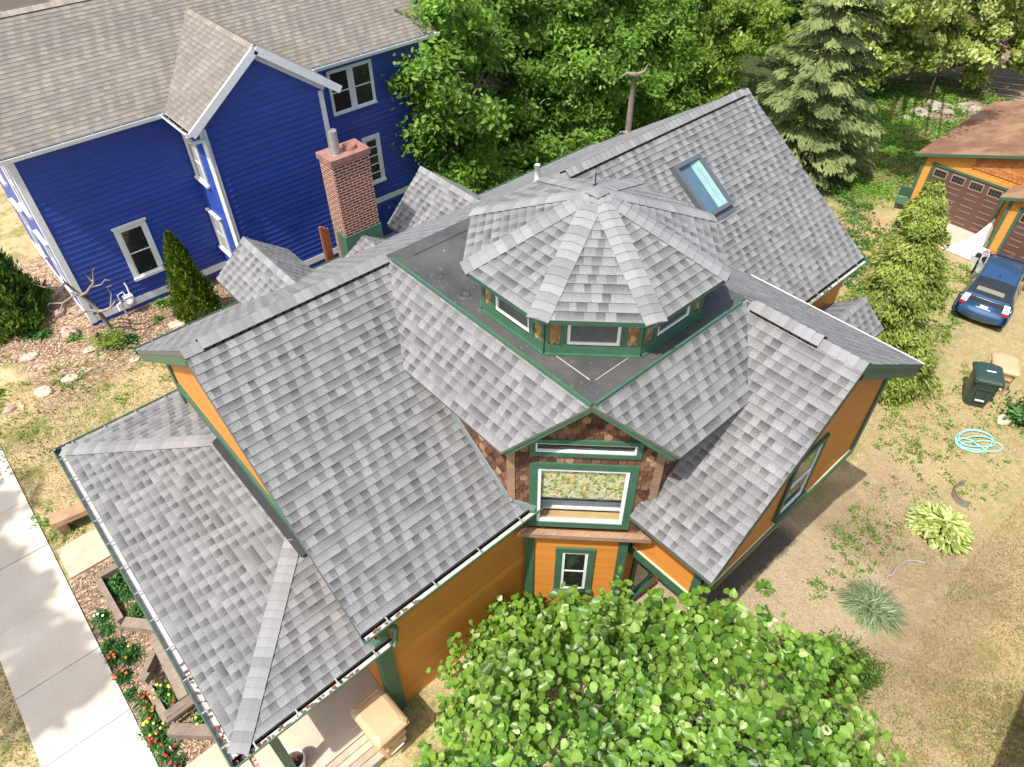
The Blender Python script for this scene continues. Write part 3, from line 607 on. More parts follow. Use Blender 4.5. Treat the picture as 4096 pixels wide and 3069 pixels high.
# side returns of the dormer
mb = MB(); c = DC+DR*(-hw); scales(mb, (c.x, c.y, 0), (0, -1, 0), [(0, zs(c.y)-.1), (0, 5.2), (-2.0, 5.2), (-2.3, 5.2)][:4] if False else [(0, zs(c.y)-.1), (0, 5.22), (-2.3, 5.22), (-2.3, zs(c.y+2.3)-.1)])
c2 = DC+DR*hw; scales(mb, (c2.x, c2.y, 0), (1, 0, 0), [(0, 3.6), (1.9, 5.5), (1.9, 5.6), (0, 5.3)]); mb.build('shingled_wall', [M['scale']], house, HO)
for a in (-hw, hw): q = DC+DR*a; mb = MB(); mb.obox(V(q.x, q.y, 4.2)+DO*.01, DR, DO, (0, 0, 1), (.13, .05, 2.0)); mb.build('corner_board', [M['wornwood']], house, HO)
def dwin(name, a0, a1, z0, z1, case, glass, sw_):
    q = DC+DR*((a0+a1)/2); return window(house, HO, V(q.x, q.y, (z0+z1)/2), DR, a1-a0-2*case, z1-z0-2*case, case, 'green', 'white', (0, 0), glass, .045, sill=False, sashw=sw_, pane_in=.008)
dwin('w', -.84, .84, 2.94, 4.60, .13, 'pane', .055); dwin('t', -.84, .84, 4.77, 5.15, .085, 'pane', .028)
mb = MB(); inn = -DO
def inq(a, d, z): return DC+DR*a+inn*d+V(0, 0, z)
mb.poly([inq(-.72, .03, 3.66), inq(.72, .03, 3.66), inq(.72, .03, 4.5), inq(-.72, .03, 4.5)], 0, uv=[(0, 0), (1.44, 0), (1.44, .8), (0, .8)]); mb.build('blind', [M['floral']], house, HO)
mb = MB()
for (a, b, z0, z1, dd) in ((-1, 1, 2.7, 5.4, 0.9),):
    mb.poly([inq(-1, dd, z0), inq(1, dd, z0), inq(1, dd, z1), inq(-1, dd, z1)], 0); mb.poly([inq(-1, .03, z0), inq(-1, dd, z0), inq(-1, dd, z1), inq(-1, .03, z1)], 0); mb.poly([inq(1, .03, z0), inq(1, dd, z0), inq(1, dd, z1), inq(1, .03, z1)], 0)
mb.obox(inq(0, .13, 3.02), DR, DO, (0, 0, 1), (1.5, .18, .04), 1); mb.obox(inq(0, .30, 3.10), DR, DO, (0, 0, 1), (1.5, .16, .04), 2); mb.obox(inq(0, .64, 3.16), DR, DO, (0, 0, 1), (1.6, .5, .04), 0); mb.build('room', [M['roomgrey'], plain('sill_varnish', (.50, .34, .16), .5), M['white']], house, HO)
# sill board, lower diagonal wall
mb = MB(); mb.bar(V(4.66, 5.20, 2.79)+DO*.06, V(6.27, 3.59, 2.77)+DO*.06, .12, .10); mb.build('sill_board', [M['wornwood']], house, HO)
LD = DC+DO*-.05; ld = lambda a, z: (LD.x+DR.x*a, LD.y+DR.y*a, z)
wallpoly('wall', [[ld(-.85, -1.5), ld(.85, -1.5), ld(.85, 2.76), ld(-.85, 2.76)]], house, HO, 'orange', .07, .006, out=DO)
for a in (-.82, .82): mb = MB(); mb.obox(V(*ld(a, .6))+DO*.02, DR, DO, (0, 0, 1), (.16, .05, 4.2)); mb.build('corner_board', [M['green']], house, HO)
window(house, HO, V(*ld(0.0, 1.45))+DO*.012, DR, .46, 1.25, .12, 'green', 'white', (0, 1), 'glass', .03)
# -- walls
wallpoly('wall', [[(1.75, 5.2, -.2), (1.75, 12.05, -.2), (1.75, 12.05, zn(12.05)-.1), (1.75, RY, DZ-.1), (1.75, 5.2, zs(5.2)-.1)]], house, HO, 'orange', .07, .006, out=(-1, 0, 0))
wallpoly('wall', [[(1.78, 5.2, -.3), (4.85, 5.2, -.6), (4.85, 5.2, 3.3), (1.78, 5.2, 3.3)]], house, HO, 'orange', .07, .006, out=(0, -1, 0))
wallpoly('wall', [[(11.5, 5.2, -3.4), (15.2, 5.2, -3.4), (15.2, 5.2, 3.3), (11.5, 5.2, 3.3)]], house, HO, 'orange', .07, .006, out=(0, -1, 0))
wallpoly('wall', [[(1.78, 12.05, -3.4), (15.2, 12.05, -3.4), (15.2, 12.05, 4.1), (1.78, 12.05, 4.1)]], house, HO, 'orange', .07, .006, out=(0, 1, 0))
wallpoly('wall', [[(15.2, 5.2, -3.4), (15.2, 12.05, -3.4), (15.2, 12.05, zn(12.05)-.12), (15.2, RY, DZ-.12), (15.2, 5.2, zs(5.2)-.12)]], house, HO, 'orange', .07, .006, out=(1, 0, 0))
mb = MB(); mb.box((1.69, 5.13, 0), (1.80, 5.32, 2.7)); mb.box((1.80, 5.13, -.2), (1.93, 5.19, 3.2)); mb.box((1.70, 11.93, 0), (1.82, 12.1, 4.1)); mb.box((1.70, 5.3, 3.12), (1.745, 12.0, 3.34)); mb.build('trim_board', [M['green']], house, HO)
def board(p, q, w, h, mat='green', name='rake_board', par=None, org=None): mb = MB(); mb.bar(p, q, w, h); return mb.build(name, [M[mat]], par or house, org or HO)
for x in (1.56, 15.5):
    board((x, EY+.05, zs(EY)-.19), (x, RY, DZ-.19), .05, .2); board((x, RY, DZ-.19), (x, 13.66, zn(13.66)-.19), .05, .2)
board((1.70, RY, DZ-.33), (1.70, 11.95, zn(11.95)-.33), .04, .2)
# south wing: overhanging upper storey
SB = 1.72
wallpoly('wall', [[(6.38, 2.55, SB), (6.38, 3.98, SB), (6.38, 3.98, 3.75), (6.38, 2.55, 3.75)]], house, HO, 'orange', .07, .006, out=(-1, 0, 0))
wallpoly('wall', [[(6.40, 2.55, SB), (11.5, 2.55, SB), (11.5, 2.55, 4.2), (8.655, 2.55, 5.98), (6.40, 2.55, 3.8)]], house, HO, 'orange', .07, .006, out=(0, -1, 0))
wallpoly('wall', [[(11.5, 2.55, SB), (11.5, 5.2, SB), (11.5, 5.2, 4.3), (11.5, 2.55, 4.3)]], house, HO, 'orange', .07, .006, out=(1, 0, 0))
mb = MB()
mb.box((6.33, 2.52, SB-.02), (6.42, 4.02, SB+.20)); mb.box((6.42, 2.50, SB-.02), (11.55, 2.60, SB+.16)); mb.box((6.34, 2.505, SB+.2), (6.43, 2.70, 3.6)); mb.box((6.34, 2.495, SB+.2), (6.50, 2.54, 3.6)); mb.box((11.42, 2.50, SB+.16), (11.56, 2.54, 4.2)); mb.box((6.34, 3.72, 2.45), (6.375, 3.98, 3.5))
mb.build('trim_board', [M['green']], house, HO)
mb = MB(); mb.box((6.34, 2.7, SB+.2), (6.37, 3.95, SB+.225)); mb.box((6.5, 2.525, SB+.16), (11.4, 2.545, SB+.172)); mb.build('trim_strip', [M['cream']], house, HO)
mb = MB(); mb.poly([(6.4, 2.58, SB), (6.4, 5.2, SB), (11.5, 5.2, SB), (11.5, 2.58, SB)], 0); mb.build('soffit', [M['brownroom']], house, HO)
wallpoly('wall', [[(6.1, 4.05, -1.4), (11.3, 4.05, -3.2), (11.3, 4.05, SB), (6.1, 4.05, SB)]], house, HO, 'orange', .1, .016, out=(0, -1, 0), v0=-3.3)
window(house, HO, (7.0, 4.03, .45), (1, 0, 0), .62, 1.7, .1, 'dkgreen', 'dkgreen', (0, 0), 'glass', .03)
mb = MB(); mb.box((7.86, 3.9, -1.6), (7.98, 4.04, SB)); mb.build('post', [M['dkgreen']], house, HO)
mb = MB(); mb.box((11.1, 3.7, -2.9), (11.22, 3.82, SB)); mb.build('post', [M['dkgreen']], house, HO)
for (xx, zz, ww, hh) in ((9.0, 3.0, .75, 1.5),): window(house, HO, (xx, 2.535, zz), (1, 0, 0), ww, hh, .11, 'dkgreen', 'white', (0, 1), 'glass', .04)
board((6.0, 2.24, DZ-.978*(8.655-6.0)-.2), (8.655, 2.24, DZ-.2), .05, .2, 'dkgreen'); board((8.655, 2.24, DZ-.2), (12.02, 2.24, DZ-.62*(12.02-8.655)-.2), .05, .2, 'dkgreen')
# rake trim of the diagonal gable
A0 = V(5.17, 4.25, DZ-.05)
board(A0+DO*-.04, V(4.34, 5.12, 5.08)+DO*-.04, .06, .11); board(A0+DO*-.04, V(6.03, 3.36, 5.18)+DO*-.04, .06, .11)
mb = MB(); mb.poly([V(5.24, 4.32, DZ-.2), V(4.7, 5.2, 5.2), V(5.41-1.13*.7, 4.49+1.13*.7, 5.2), V(5.45, 4.53, 6.0)], 0); mb.build('soffit', [M['dkgreen']], house, HO)
# flashing along the dormer foot
mb = MB(); mb.bar((4.57, 5.26, zs(5.26)+.05), (4.57, 7.6, zs(7.6)+.05), .03, .13); mb.bar((4.58, 5.28, zs(5.26)+.02), (4.86, 4.98, zs(5.05)+.04), .03, .13); mb.build('flashing', [M['lead']], house, HO)
# gutters and downspouts
gutter('gutter', (1.50, EY-.015, zs(EY)-.02), (4.98, EY-.015, zs(EY)-.02), (0, -1, 0), house, HO)
gutter('gutter', (12.2, EY-.015, zs(EY)-.02), (15.6, EY-.015, zs(EY)-.02), (0, -1, 0), house, HO)
gutter('gutter', (1.5, 13.72, zn(13.72)-.02), (15.6, 13.72, zn(13.72)-.02), (0, 1, 0), house, HO)
gutter('gutter', (XE-.012, YS-.1, ZE-.01), (XE-.012, YN+.1, ZE-.01), (-1, 0, 0), house, HO, hang=.6, w=.13)
gutter('gutter', (XE-.1, YS-.012, ZE-.01), (1.97, YS-.012, ZE-.01), (0, -1, 0), house, HO, hang=.6)
gutter('gutter', (XE-.1, YN+.012, ZE-.01), (1.8, YN+.012, ZE-.01), (0, 1, 0), house, HO, hang=.6)
mb = MB(); mb.tube([(1.95, 4.98, 3.22), (1.97, 4.99, 3.12), (2.03, 5.03, 3.0), (2.05, 5.05, 2.9), (2.0, 5.02, 2.75), (1.93, 4.97, 2.64)], .045, 8); mb.build('downspout', [M['green']], house, HO)
# porch posts and floor
for y in (5.32, 8.4, 12.3): mb = MB(); mb.box((-.19, y-.07, .3), (-.05, y+.07, ZE)); mb.build('porch_post', [M['dkgreen']], house, HO)
mb = MB(); mb.box((-.5, 5.14, -.3), (1.74, 12.5, .30)); mb.build('porch_floor', [M['concrete2']], house, HO)
mb = MB()
for k in range(4): mb.box((-.45, 4.62+k*.13, .2), (1.16, 4.62+k*.13+.118, .285))
mb.box((-.4, 4.66, -.1), (1.1, 5.1, .19)); mb.build('step', [M['deckwood']], house, HO)
# skylight
sky0 = V(12.32, 7.77, zs(7.77)); su = V(1, 0, 0); sv = V(0, 1, SL).normalized(); sn = su.cross(sv)
mb = MB()
SW, SH = .41, .62
for (c, s) in ((-su*SW, (.09, 2*SH+.09, .13)), (su*SW, (.09, 2*SH+.09, .13)), (-sv*SH, (2*SW-.09, .09, .13)), (sv*SH, (2*SW-.09, .09, .13))): mb.obox(sky0+c+sn*.075, su, sv, sn, s)
mb.obox(sky0-sv*(SH+.12)+sn*.022, su, sv, sn, (2*SW+.2, .14, .012)); sk = mb.build('skylight', [plain('skylight_metal', (.13, .145, .16), .4, .1, metal=.4)], house, HO)
mb = MB(); mb.poly([sky0+su*a*(SW-.04)+sv*b*(SH-.04)+sn*.12 for a, b in ((-1, -1), (1, -1), (1, 1), (-1, 1))], 0); mb.build('pane', [clearglass('skylight_glass', .10, (.8, .9, .95))], sk, HO)
mb = MB(); mb.poly([sky0+su*a*(SW-.04)+sv*b*(SH-.04)+sn*.03 for a, b in ((-1, -1), (.3, -1), (.3, 1), (-1, 1))], 0); mb.poly([sky0+su*a*(SW-.04)+sv*b*(SH-.04)+sn*h for a, b, h in ((.3, -1, .03), (1, -1, .09), (1, 1, .09), (.3, 1, .03))], 1)
mb.obox(sky0+su*.24+sn*.06, su, sv, sn, (.02, 2*SH-.1, .03), 1); mb.build('shaft', [plain('skylight_sky_tone', (.12, .175, .215), .7), plain('skylight_lining', (.42, .55, .47), .7)], sk, HO)  # blue floor tone stands in for mirrored sky, pale strip for the lit well side
# vent pipe
b = V(9.2, 9.62, zn(9.62)); mb = MB(); mb.tube([b+V(0, 0, -.1), b+V(0, 0, .42)], .055, 12); pv = mb.build('vent_pipe', [M['white_plastic']], house, HO)
mb = MB(); mb.lathe(b+V(0, 0, -.06), [(.17, -.02), (.10, .10), (.06, .15)], 12); mb.build('pipe_boot', [M['lead']], pv, HO)
# chimney
cx0, cx1, cy0, cy1 = 6.58, 7.52, 13.3, 13.86; zt = 5.72
mb = MB(); mb.box((cx0, cy0, -3.4), (cx1, cy1, zt)); ch = mb.build('chimney', [M['brick']], house, HO)
mb = MB(); mb.box((cx0-.035, cy0-.035, zt-.02), (cx1+.035, cy1+.035, zt+.11)); mb.lathe((7.22, 13.58, zt+.1), [(.15, 0), (.15, .09), (.12, .09), (.12, .02), (0, .02)], 16); mb.build('chimney_cap', [M['terracap']], ch, HO)
mb = MB(); mb.tube([(6.86, 13.56, zt), (6.86, 13.56, zt+.62)], .105, 16, caps=False); mb.tube([(6.86, 13.56, zt+.3), (6.86, 13.56, zt+.6)], .095, 16); mb.lathe((6.86, 13.56, zt+.115), [(.17, 0), (.13, .004)], 16); mb.build('flue_pipe', [M['steel']], ch, HO)
mb = MB(); mb.box((cx0-.03, cy0-.03, 2.9), (cx1+.03, cy1-.2, 3.93)); mb.build('chimney_flashing', [M['green']], ch, HO)
kx = 7.0; kp = 3.82; ky = RY+(DZ-kp)/NL; kl = lambda x: (x, cy0-.04, zn(cy0)-.02)
mb = MB(); courses(mb, [[(kx, cy0-.04, kp), kl(6.32), (kx, ky, kp)]], .143, .013); courses(mb, [[(kx, cy0-.04, kp), (kx, ky, kp), kl(7.7)]], .143, .013); mb.build('cricket', [M['shingle']], house, HO)
# east entry canopy
roof('canopy', [[(13.35, 5.19, 2.40), (13.35, 4.4, 3.05), (14.65, 4.4, 3.05), (14.65, 5.19, 2.40)]], house, HO, thick=.06, trim='dkgreen'); roof('canopy', [[(13.35, 4.4, 3.05), (13.35, 3.75, 2.52), (14.65, 3.75, 2.52), (14.65, 4.4, 3.05)]], house, HO, thick=.06, trim='dkgreen')
ridge_caps('ridge_cap', (13.35, 4.4, 3.055), (14.65, 4.4, 3.055), (0, 1, -.82), (0, -1, -.82), house, HO, w=.12)
for x in (13.5, 14.5): mb = MB(); mb.tube([(x, 3.9, -2.9), (x, 3.9, 2.55)], .06, 6); mb.build('post', [M['dkgreen']], house, HO)
mb = MB(); mb.box((12.2, 5.12, 1.9), (13.4, 5.17, 2.3)); mb.build('trim_board', [M['dkgreen']], house, HO)
# copper planks by the chimney
t = thing('wood_planks', 'reddish wooden planks standing upright beside the brick chimney', 'planks', (6.2, 13.85, 0))
for k in range(3): mb = MB(); mb.bar((6.26+.08*k, 13.92+.01*k, -1), (6.28+.08*k, 13.92+.01*k, 4.05-.06*k), .07, .04, upv=(0, 1, 0)); mb.build('plank', [M['redplank']], t, (6.2, 13.85, 0))
# ================================================================ BLUE HOUSE
BO = (1.52, 19.93, 0)
bh = thing('blue_house', 'deep blue clapboard house with white trim and a tan shingle roof', 'house', BO)
YB, YG = 19.93, 18.26
br = lambda y: 5.34+.655*(y-19.5); RB = 22.65
bp = lambda x, y: (x, y, br(y))
roof('roof', [[bp(1.05, 19.5), bp(14.1, 19.5), bp(14.1, RB), bp(1.05, RB)]], bh, BO, 'tanshingle', 'white', .125, .010, .12)
roof('roof', [[(14.1, 26.2, br(RB)-.655*3.55), (1.05, 26.2, br(RB)-.655*3.55), (1.05, RB, br(RB)), (14.1, RB, br(RB))]], bh, BO, 'tanshingle', 'white', .125, .010, .12)
ridge_caps('ridge_cap', (1.05, RB, br(RB)), (14.1, RB, br(RB)), (0, -1, -.655), (0, 1, -.655), bh, BO, 'tancap', w=.16, lift=.03)
gx, gzz, gw, ge = 7.42, 6.86, 5.28, 9.56; gl = .725
gy1 = 19.5+(gzz-5.34)/.655; ez = gzz-gl*(gx-gw); eyw = 19.5+(ez-5.34)/.655
roof('roof', [[(gw, 17.88, ez), (gx, 17.88, gzz), (gx, gy1, gzz), (gw, 19.45, ez)]], bh, BO, 'tanshingle', 'white', .125, .010, .12)
roof('roof', [[(ge, 17.88, ez), (ge, 19.45, ez), (gx, gy1, gzz), (gx, 17.88, gzz)]], bh, BO, 'tanshingle', 'white', .125, .010, .12)
ridge_caps('ridge_cap', (gx, 17.88, gzz), (gx, gy1-.05, gzz), (-1, 0, -gl), (1, 0, -gl), bh, BO, 'tancap', w=.14)
wallpoly('wall', [[(1.52, YB, .02), (5.68, YB, .02), (5.68, YB, 5.4), (1.52, YB, 5.4)]], bh, BO, 'blue', .165, .030, out=(0, -1, 0))
wallpoly('wall', [[(9.14, YB, -3), (13.76, YB, -3.3), (13.76, YB, 5.4), (9.14, YB, 5.4)]], bh, BO, 'blue', .165, .030, out=(0, -1, 0), v0=.02-.165*21)
wallpoly('wall', [[(5.68, YG, -.6), (9.14, YG, -1.5), (9.14, YG, ez+.1), (gx, YG, gzz-.15), (5.68, YG, ez+.1)]], bh, BO, 'blue', .165, .030, out=(0, -1, 0), v0=.02-.165*10)
wallpoly('wall', [[(5.68, YG, 0), (5.68, YB, 0), (5.68, YB, 5.2), (5.68, YG, 5.2)]], bh, BO, 'blue', .165, .030, out=(-1, 0, 0), v0=.02)
wallpoly('wall', [[(9.14, YG, -3), (9.14, YB, -3), (9.14, YB, 5.2), (9.14, YG, 5.2)]], bh, BO, 'blue', .165, .030, out=(1, 0, 0), v0=.02-.165*21)
wallpoly('wall', [[(1.52, YB, .02), (1.52, 25.4, .02), (1.52, 25.4, 5.4), (1.52, RB, 7.3), (1.52, YB, 5.4)]], bh, BO, 'blue', .165, .030, out=(-1, 0, 0))
wallpoly('wall', [[(13.76, YB, -3.3), (13.76, 25.4, -3.3), (13.76, 25.4, 5.4), (13.76, RB, 7.3), (13.76, YB, 5.4)]], bh, BO, 'blue', .165, .030, out=(1, 0, 0))
mb = MB()
mb.box((1.48, 19.885, .12), (1.64, 19.955, 5.3)); mb.box((1.475, 19.955, .12), (1.515, 20.08, 5.3)); mb.box((5.60, 18.215, -.2), (5.76, 18.285, 5.15)); mb.box((5.625, 18.285, 0), (5.675, 18.39, 5.1)); mb.box((9.04, 18.215, -1.2), (9.18, 18.285, 5.2)); mb.box((13.68, 19.885, -3.2), (13.82, 19.96, 5.25))
mb.box((1.64, 19.895, .14), (5.64, 19.945, .36)); mb.box((5.76, 18.22, .14), (9.04, 18.27, .34)); mb.box((9.2, 19.9, .14), (13.7, 19.95, .34)); mb.box((5.632, 18.39, .14), (5.672, 19.9, .36)); mb.box((1.475, 20.08, .14), (1.515, 25.3, .36))
mb.box((1.6, 19.9, 5.08), (5.6, 19.945, 5.32))
mb.build('trim_board', [M['white']], bh, BO)
for p, q, w, h in (((gw, 17.9, ez-.1), (gx, 17.9, gzz-.1), .06, .2), ((gx, 17.9, gzz-.1), (ge, 17.9, ez-.1), .06, .2), ((gw+.3, 18.2, ez), (gx, 18.2, gzz-.22), .05, .26), ((gx, 18.2, gzz-.22), (ge-.3, 18.2, ez), .05, .26), ((1.1, 19.52, 5.22), (1.1, RB, br(RB)-.12), .06, .2), ((14.05, 19.52, 5.22), (14.05, RB, br(RB)-.12), .06, .2)): board(p, q, w, h, 'white', 'rake_board', bh, BO)
gutter('gutter', (1.0, 19.485, 5.32), (5.2, 19.485, 5.32), (0, -1, 0), bh, BO, lip='white', hang=.62); gutter('gutter', (9.6, 19.485, 5.32), (14.15, 19.485, 5.32), (0, -1, 0), bh, BO, lip='white', hang=.62)
gutter('gutter', (gw-.012, 17.86, ez-.01), (gw-.012, 19.45, ez-.01), (-1, 0, 0), bh, BO, lip='white', hang=.8)
mb = MB(); mb.tube([(5.2, 17.95, 5.2), (5.2, 17.97, 5.05), (5.35, 18.0, 4.98), (5.6, 18.1, 4.95), (5.63, 18.13, 4.8), (5.63, 18.13, .2), (5.5, 18.1, .05)], .05, 8); mb.build('downspout', [M['white']], bh, BO)
X1v = (1, 0, 0)
window(bh, BO, (3.46, YB-.036, 1.72), X1v, .66, 1.5, .11, cap=True)
for c in (10.62, 11.42): window(bh, BO, (c, YB-.036, 4.28), X1v, .68, 1.25, .056, mull=(0, 1))
window(bh, BO, (11.4, YB-.036, 1.75), X1v, .46, 1.5, .11, mull=(0, 4))
for z in (3.87, 1.55): window(bh, BO, (5.644, 19.42, z), (0, -1, 0), .62, 1.15, .1, glass='roomgrey', cap=z < 3)
for y in (20.9, 23.2):
    for z in (1.7, 4.1): window(bh, BO, (1.484, y, z), (0, -1, 0), .7, 1.4, .12, cap=True)
# gable wing behind the ridge (only its white edge shows)
roof('roof', [[(.9, 24.2, 7.9), (3.6, 24.2, 6.4), (3.6, 27, 6.4), (.9, 27, 7.9)]], bh, BO, 'tanshingle', 'white')
# gas meter
t = thing('gas_meter', 'grey gas meter with pipes on the blue wall near its corner', 'gas meter', (2.55, 19.75, 0))
mb = MB(); mb.box((2.5, 19.66, .28), (2.76, 19.84, .62)); mb.lathe((2.63, 19.65, .45), [(.0, .1), (.1, .06), (.1, -.06), (0, -.1)], 12); mb.build('meter_body', [M['grey_plastic']], t, (2.55, 19.75, 0))
mb = MB(); mb.tube([(2.4, 19.75, 0), (2.4, 19.75, .75), (2.55, 19.75, .8), (2.6, 19.75, .62)], .022, 6); mb.tube([(2.7, 19.75, .6), (2.72, 19.77, .9), (2.72, 19.9, .95)], .022, 6); mb.tube([(2.4, 19.75, .5), (2.28, 19.7, .5), (2.28, 19.7, .3)], .03, 6); mb.build('pipe', [M['grey_plastic']], t, (2.55, 19.75, 0))
# ================================================================ GARAGE
GO = (31.31, 9.36, -3.3)
ga = thing('garage', 'orange garage with brown roof and two brown sectional doors', 'garage', GO)
def m_broof():
    g = NG('brown_roof'); uv = g.uv(); n = g.noise(uv, 2.2, 5); n2 = g.noise(uv, 28, 3, .7); c = g.mix(g.mapr(n, .3, .7), (.14, .070, .045, 1), (.22, .115, .075, 1)); c = g.mix(g.mapr(n2, .54, .66, 0, .8), c, (.42, .29, .17, 1)); n4 = g.noise(uv, .7, 4); c = g.mix(g.mapr(n4, .45, .6, 0, .5), c, (.38, .25, .15, 1)); return g.out(c, .95, spec=.1)
M['broof'] = m_broof(); M['oside'] = siding('garage_siding', (.62, .27, .055))
GZ = -.86; gr = lambda x, y: (x, y, GZ+.335*(9.69-y))
roof('roof', [[gr(31.0, 9.69), gr(31.0, 3.2), gr(38.7, 3.2), gr(38.7, 9.69)]], ga, GO, 'broof', 'green', .14, .008, .12)
roof('roof', [[(31.0, -3.3, GZ), (38.7, -3.3, GZ), (38.7, 3.2, gr(0, 3.2)[2]), (31.0, 3.2, gr(0, 3.2)[2])]], ga, GO, 'broof', 'green', .14, .008, .12)
lr = lambda x, y: (x, y, GZ+.335*(5.87-y))
roof('roof', [[lr(29.9, 5.87), lr(29.9, 3.2), lr(32.5, 3.2), lr(32.5, 5.87)]], ga, GO, 'broof', 'green', .14, .008, .12)
roof('roof', [[(29.9, .5, GZ), (32.5, .5, GZ), (32.5, 3.2, lr(0, 3.2)[2]), (29.9, 3.2, lr(0, 3.2)[2])]], ga, GO, 'broof', 'green', .14, .008, .12)
wallpoly('wall', [[(31.31, 9.36, -3.3), (31.31, 8.95, -3.3), (31.31, 8.95, -.72), (31.31, 9.36, -.85)], [(31.31, 8.95, -1.12), (31.31, 5.0, -1.12), (31.31, 5.0, .60), (31.31, 8.95, -.72)], [(31.31, 5.98, -3.3), (31.31, 5.0, -3.3), (31.31, 5.0, -1.12), (31.31, 5.98, -1.12)]], ga, GO, 'oside', .12, .012, out=(-1, 0, 0))
wallpoly('wall', [[(30.21, 5.5, -3.3), (30.21, 5.08, -3.3), (30.21, 5.08, -.75), (30.21, 5.5, -.86)], [(30.21, 5.08, -1.1), (30.21, 1, -1.1), (30.21, 1, -.2), (30.21, 3.2, 0), (30.21, 5.08, -.7)]], ga, GO, 'oside', .12, .012, out=(-1, 0, 0))
wallpoly('wall', [[(30.21, 5.5, -3.3), (31.31, 5.5, -3.3), (31.31, 5.5, -.9), (30.21, 5.5, -.9)]], ga, GO, 'oside', .12, .012, out=(0, 1, 0))
wallpoly('wall', [[(31.31, 9.36, -3.3), (38.4, 9.36, -3.3), (38.4, 9.36, -.85), (31.31, 9.36, -.85)]], ga, GO, 'oside', .12, .012, out=(0, 1, 0))
mb = MB(); scales(mb, (31.285, 6.2, 0), (0, -1, 0), [(-1.35, -.78), (.9, -.78), (.9, .42), (-1.35, -.30)], .17, .13, .02); mb.build('shingled_wall', [M['oscale']], ga, GO)
mb = MB()
mb.box((31.26, 9.28, -3.3), (31.33, 9.40, -.95)); mb.box((31.26, 8.90, -3.3), (31.32, 8.99, -1.08)); mb.box((31.255, 5.95, -1.17), (31.32, 8.99, -1.08)); mb.box((31.26, 5.9, -3.3), (31.32, 6.0, -1.17)); mb.box((30.16, 5.42, -3.3), (30.23, 5.54, -1.0)); mb.box((30.16, 5.02, -3.3), (30.22, 5.12, -1.08)); mb.box((30.155, 2.3, -1.17), (30.22, 5.12, -1.08)); mb.box((31.2, 5.5, -3.3), (31.3, 5.58, -1)); mb.build('trim_board', [M['green']], ga, GO)
M['crease'] = plain('door_groove', (.06, .032, .026), .6, .1); M['dframe'] = plain('door_window_frame', (.30, .23, .19), .5, .05)
def gdoor(x, y0, y1, z0, z1):
    mb = MB(); mb.box((x-.02, y0, z0), (x+.03, y1, z1), 0)
    n, rows = 4, 4; w = (y1-y0)/n; h = (z1-z0)/rows
    for r in range(rows-1):
        for c in range(n):
            for k in range(2): yc, zc = y0+(c+.5)*w, z0+h*r+h*(.28+.44*k); mb.box((x-.028, yc-w*.34, zc-.03), (x-.018, yc+w*.34, zc+.03), 0); mb.box((x-.031, yc-w*.34, zc+.03), (x-.018, yc+w*.34, zc+.045), 1)
    for r in range(1, rows): mb.box((x-.022, y0, z0+r*h-.006), (x-.0185, y1, z0+r*h+.006), 2)
    d = mb.build('garage_door', [M['door'], M['dframe'], M['crease']], ga, GO)
    for c in range(n): window(d, GO, (x-.02, y0+(c+.5)*w, z1-h*.5), (0, -1, 0), w*.7, h*.6, .035, 'dframe', 'dframe', (3, 1), 'glass', .02, sashw=.02, sill=False) if False else None
    for c in range(n):
        mb = MB(); yc, zc = y0+(c+.5)*w, z1-h*.5; mb.box((x-.035, yc-w*.37, zc-h*.34), (x-.02, yc+w*.37, zc+h*.34), 0)
        mb.box((x-.037, yc-w*.32, zc-h*.25), (x-.0345, yc+w*.32, zc+h*.25), 1)
        for k in range(1, 4): y = yc-w*.32+k*w*.16; mb.box((x-.040, y-.008, zc-h*.25), (x-.0372, y+.008, zc+h*.25), 2)
        mb.box((x-.0405, yc-w*.32, zc-.008), (x-.0375, yc+w*.32, zc+.008), 2); mb.build('window', [M['dframe'], M['glass'], M['door']], d, GO)
gdoor(31.31, 6.0, 8.92, -3.3, -1.17); gdoor(30.21, 2.4, 5.04, -3.3, -1.17)
mb = MB(); mb.box((29.6, 6.0, -3.5), (31.3, 8.95, -3.27)); single(mb, 'apron_slab', [M['concrete2']], (30.4, 7.4, -3.3), 'pale concrete apron in front of the half-hidden garage door', 'paving slab')
# south neighbour, beyond the right edge of the picture: its roof shades the lawn corner
nb = thing('neighbor_house', 'plain grey house standing south of the lawn', 'house', (14, -8, -2))
rn = roof('roof', [[(4.9, -3.05, 4.2), (4.9, -7, 6.6), (24, -7, 6.6), (24, -3.05, 4.2)]], nb, (14, -8, -2), 'tanshingle', 'white'); roof('roof', [[(4.9, -11, 4.2), (24, -11, 4.2), (24, -7, 6.6), (4.9, -7, 6.6)]], nb, (14, -8, -2), 'tanshingle', 'white')
mb = MB(); mb.box((5.3, -10.6, -3.3), (23.6, -3.4, 4.05)); mb.build('wall', [M['grey_plastic']], nb, (14, -8, -2))
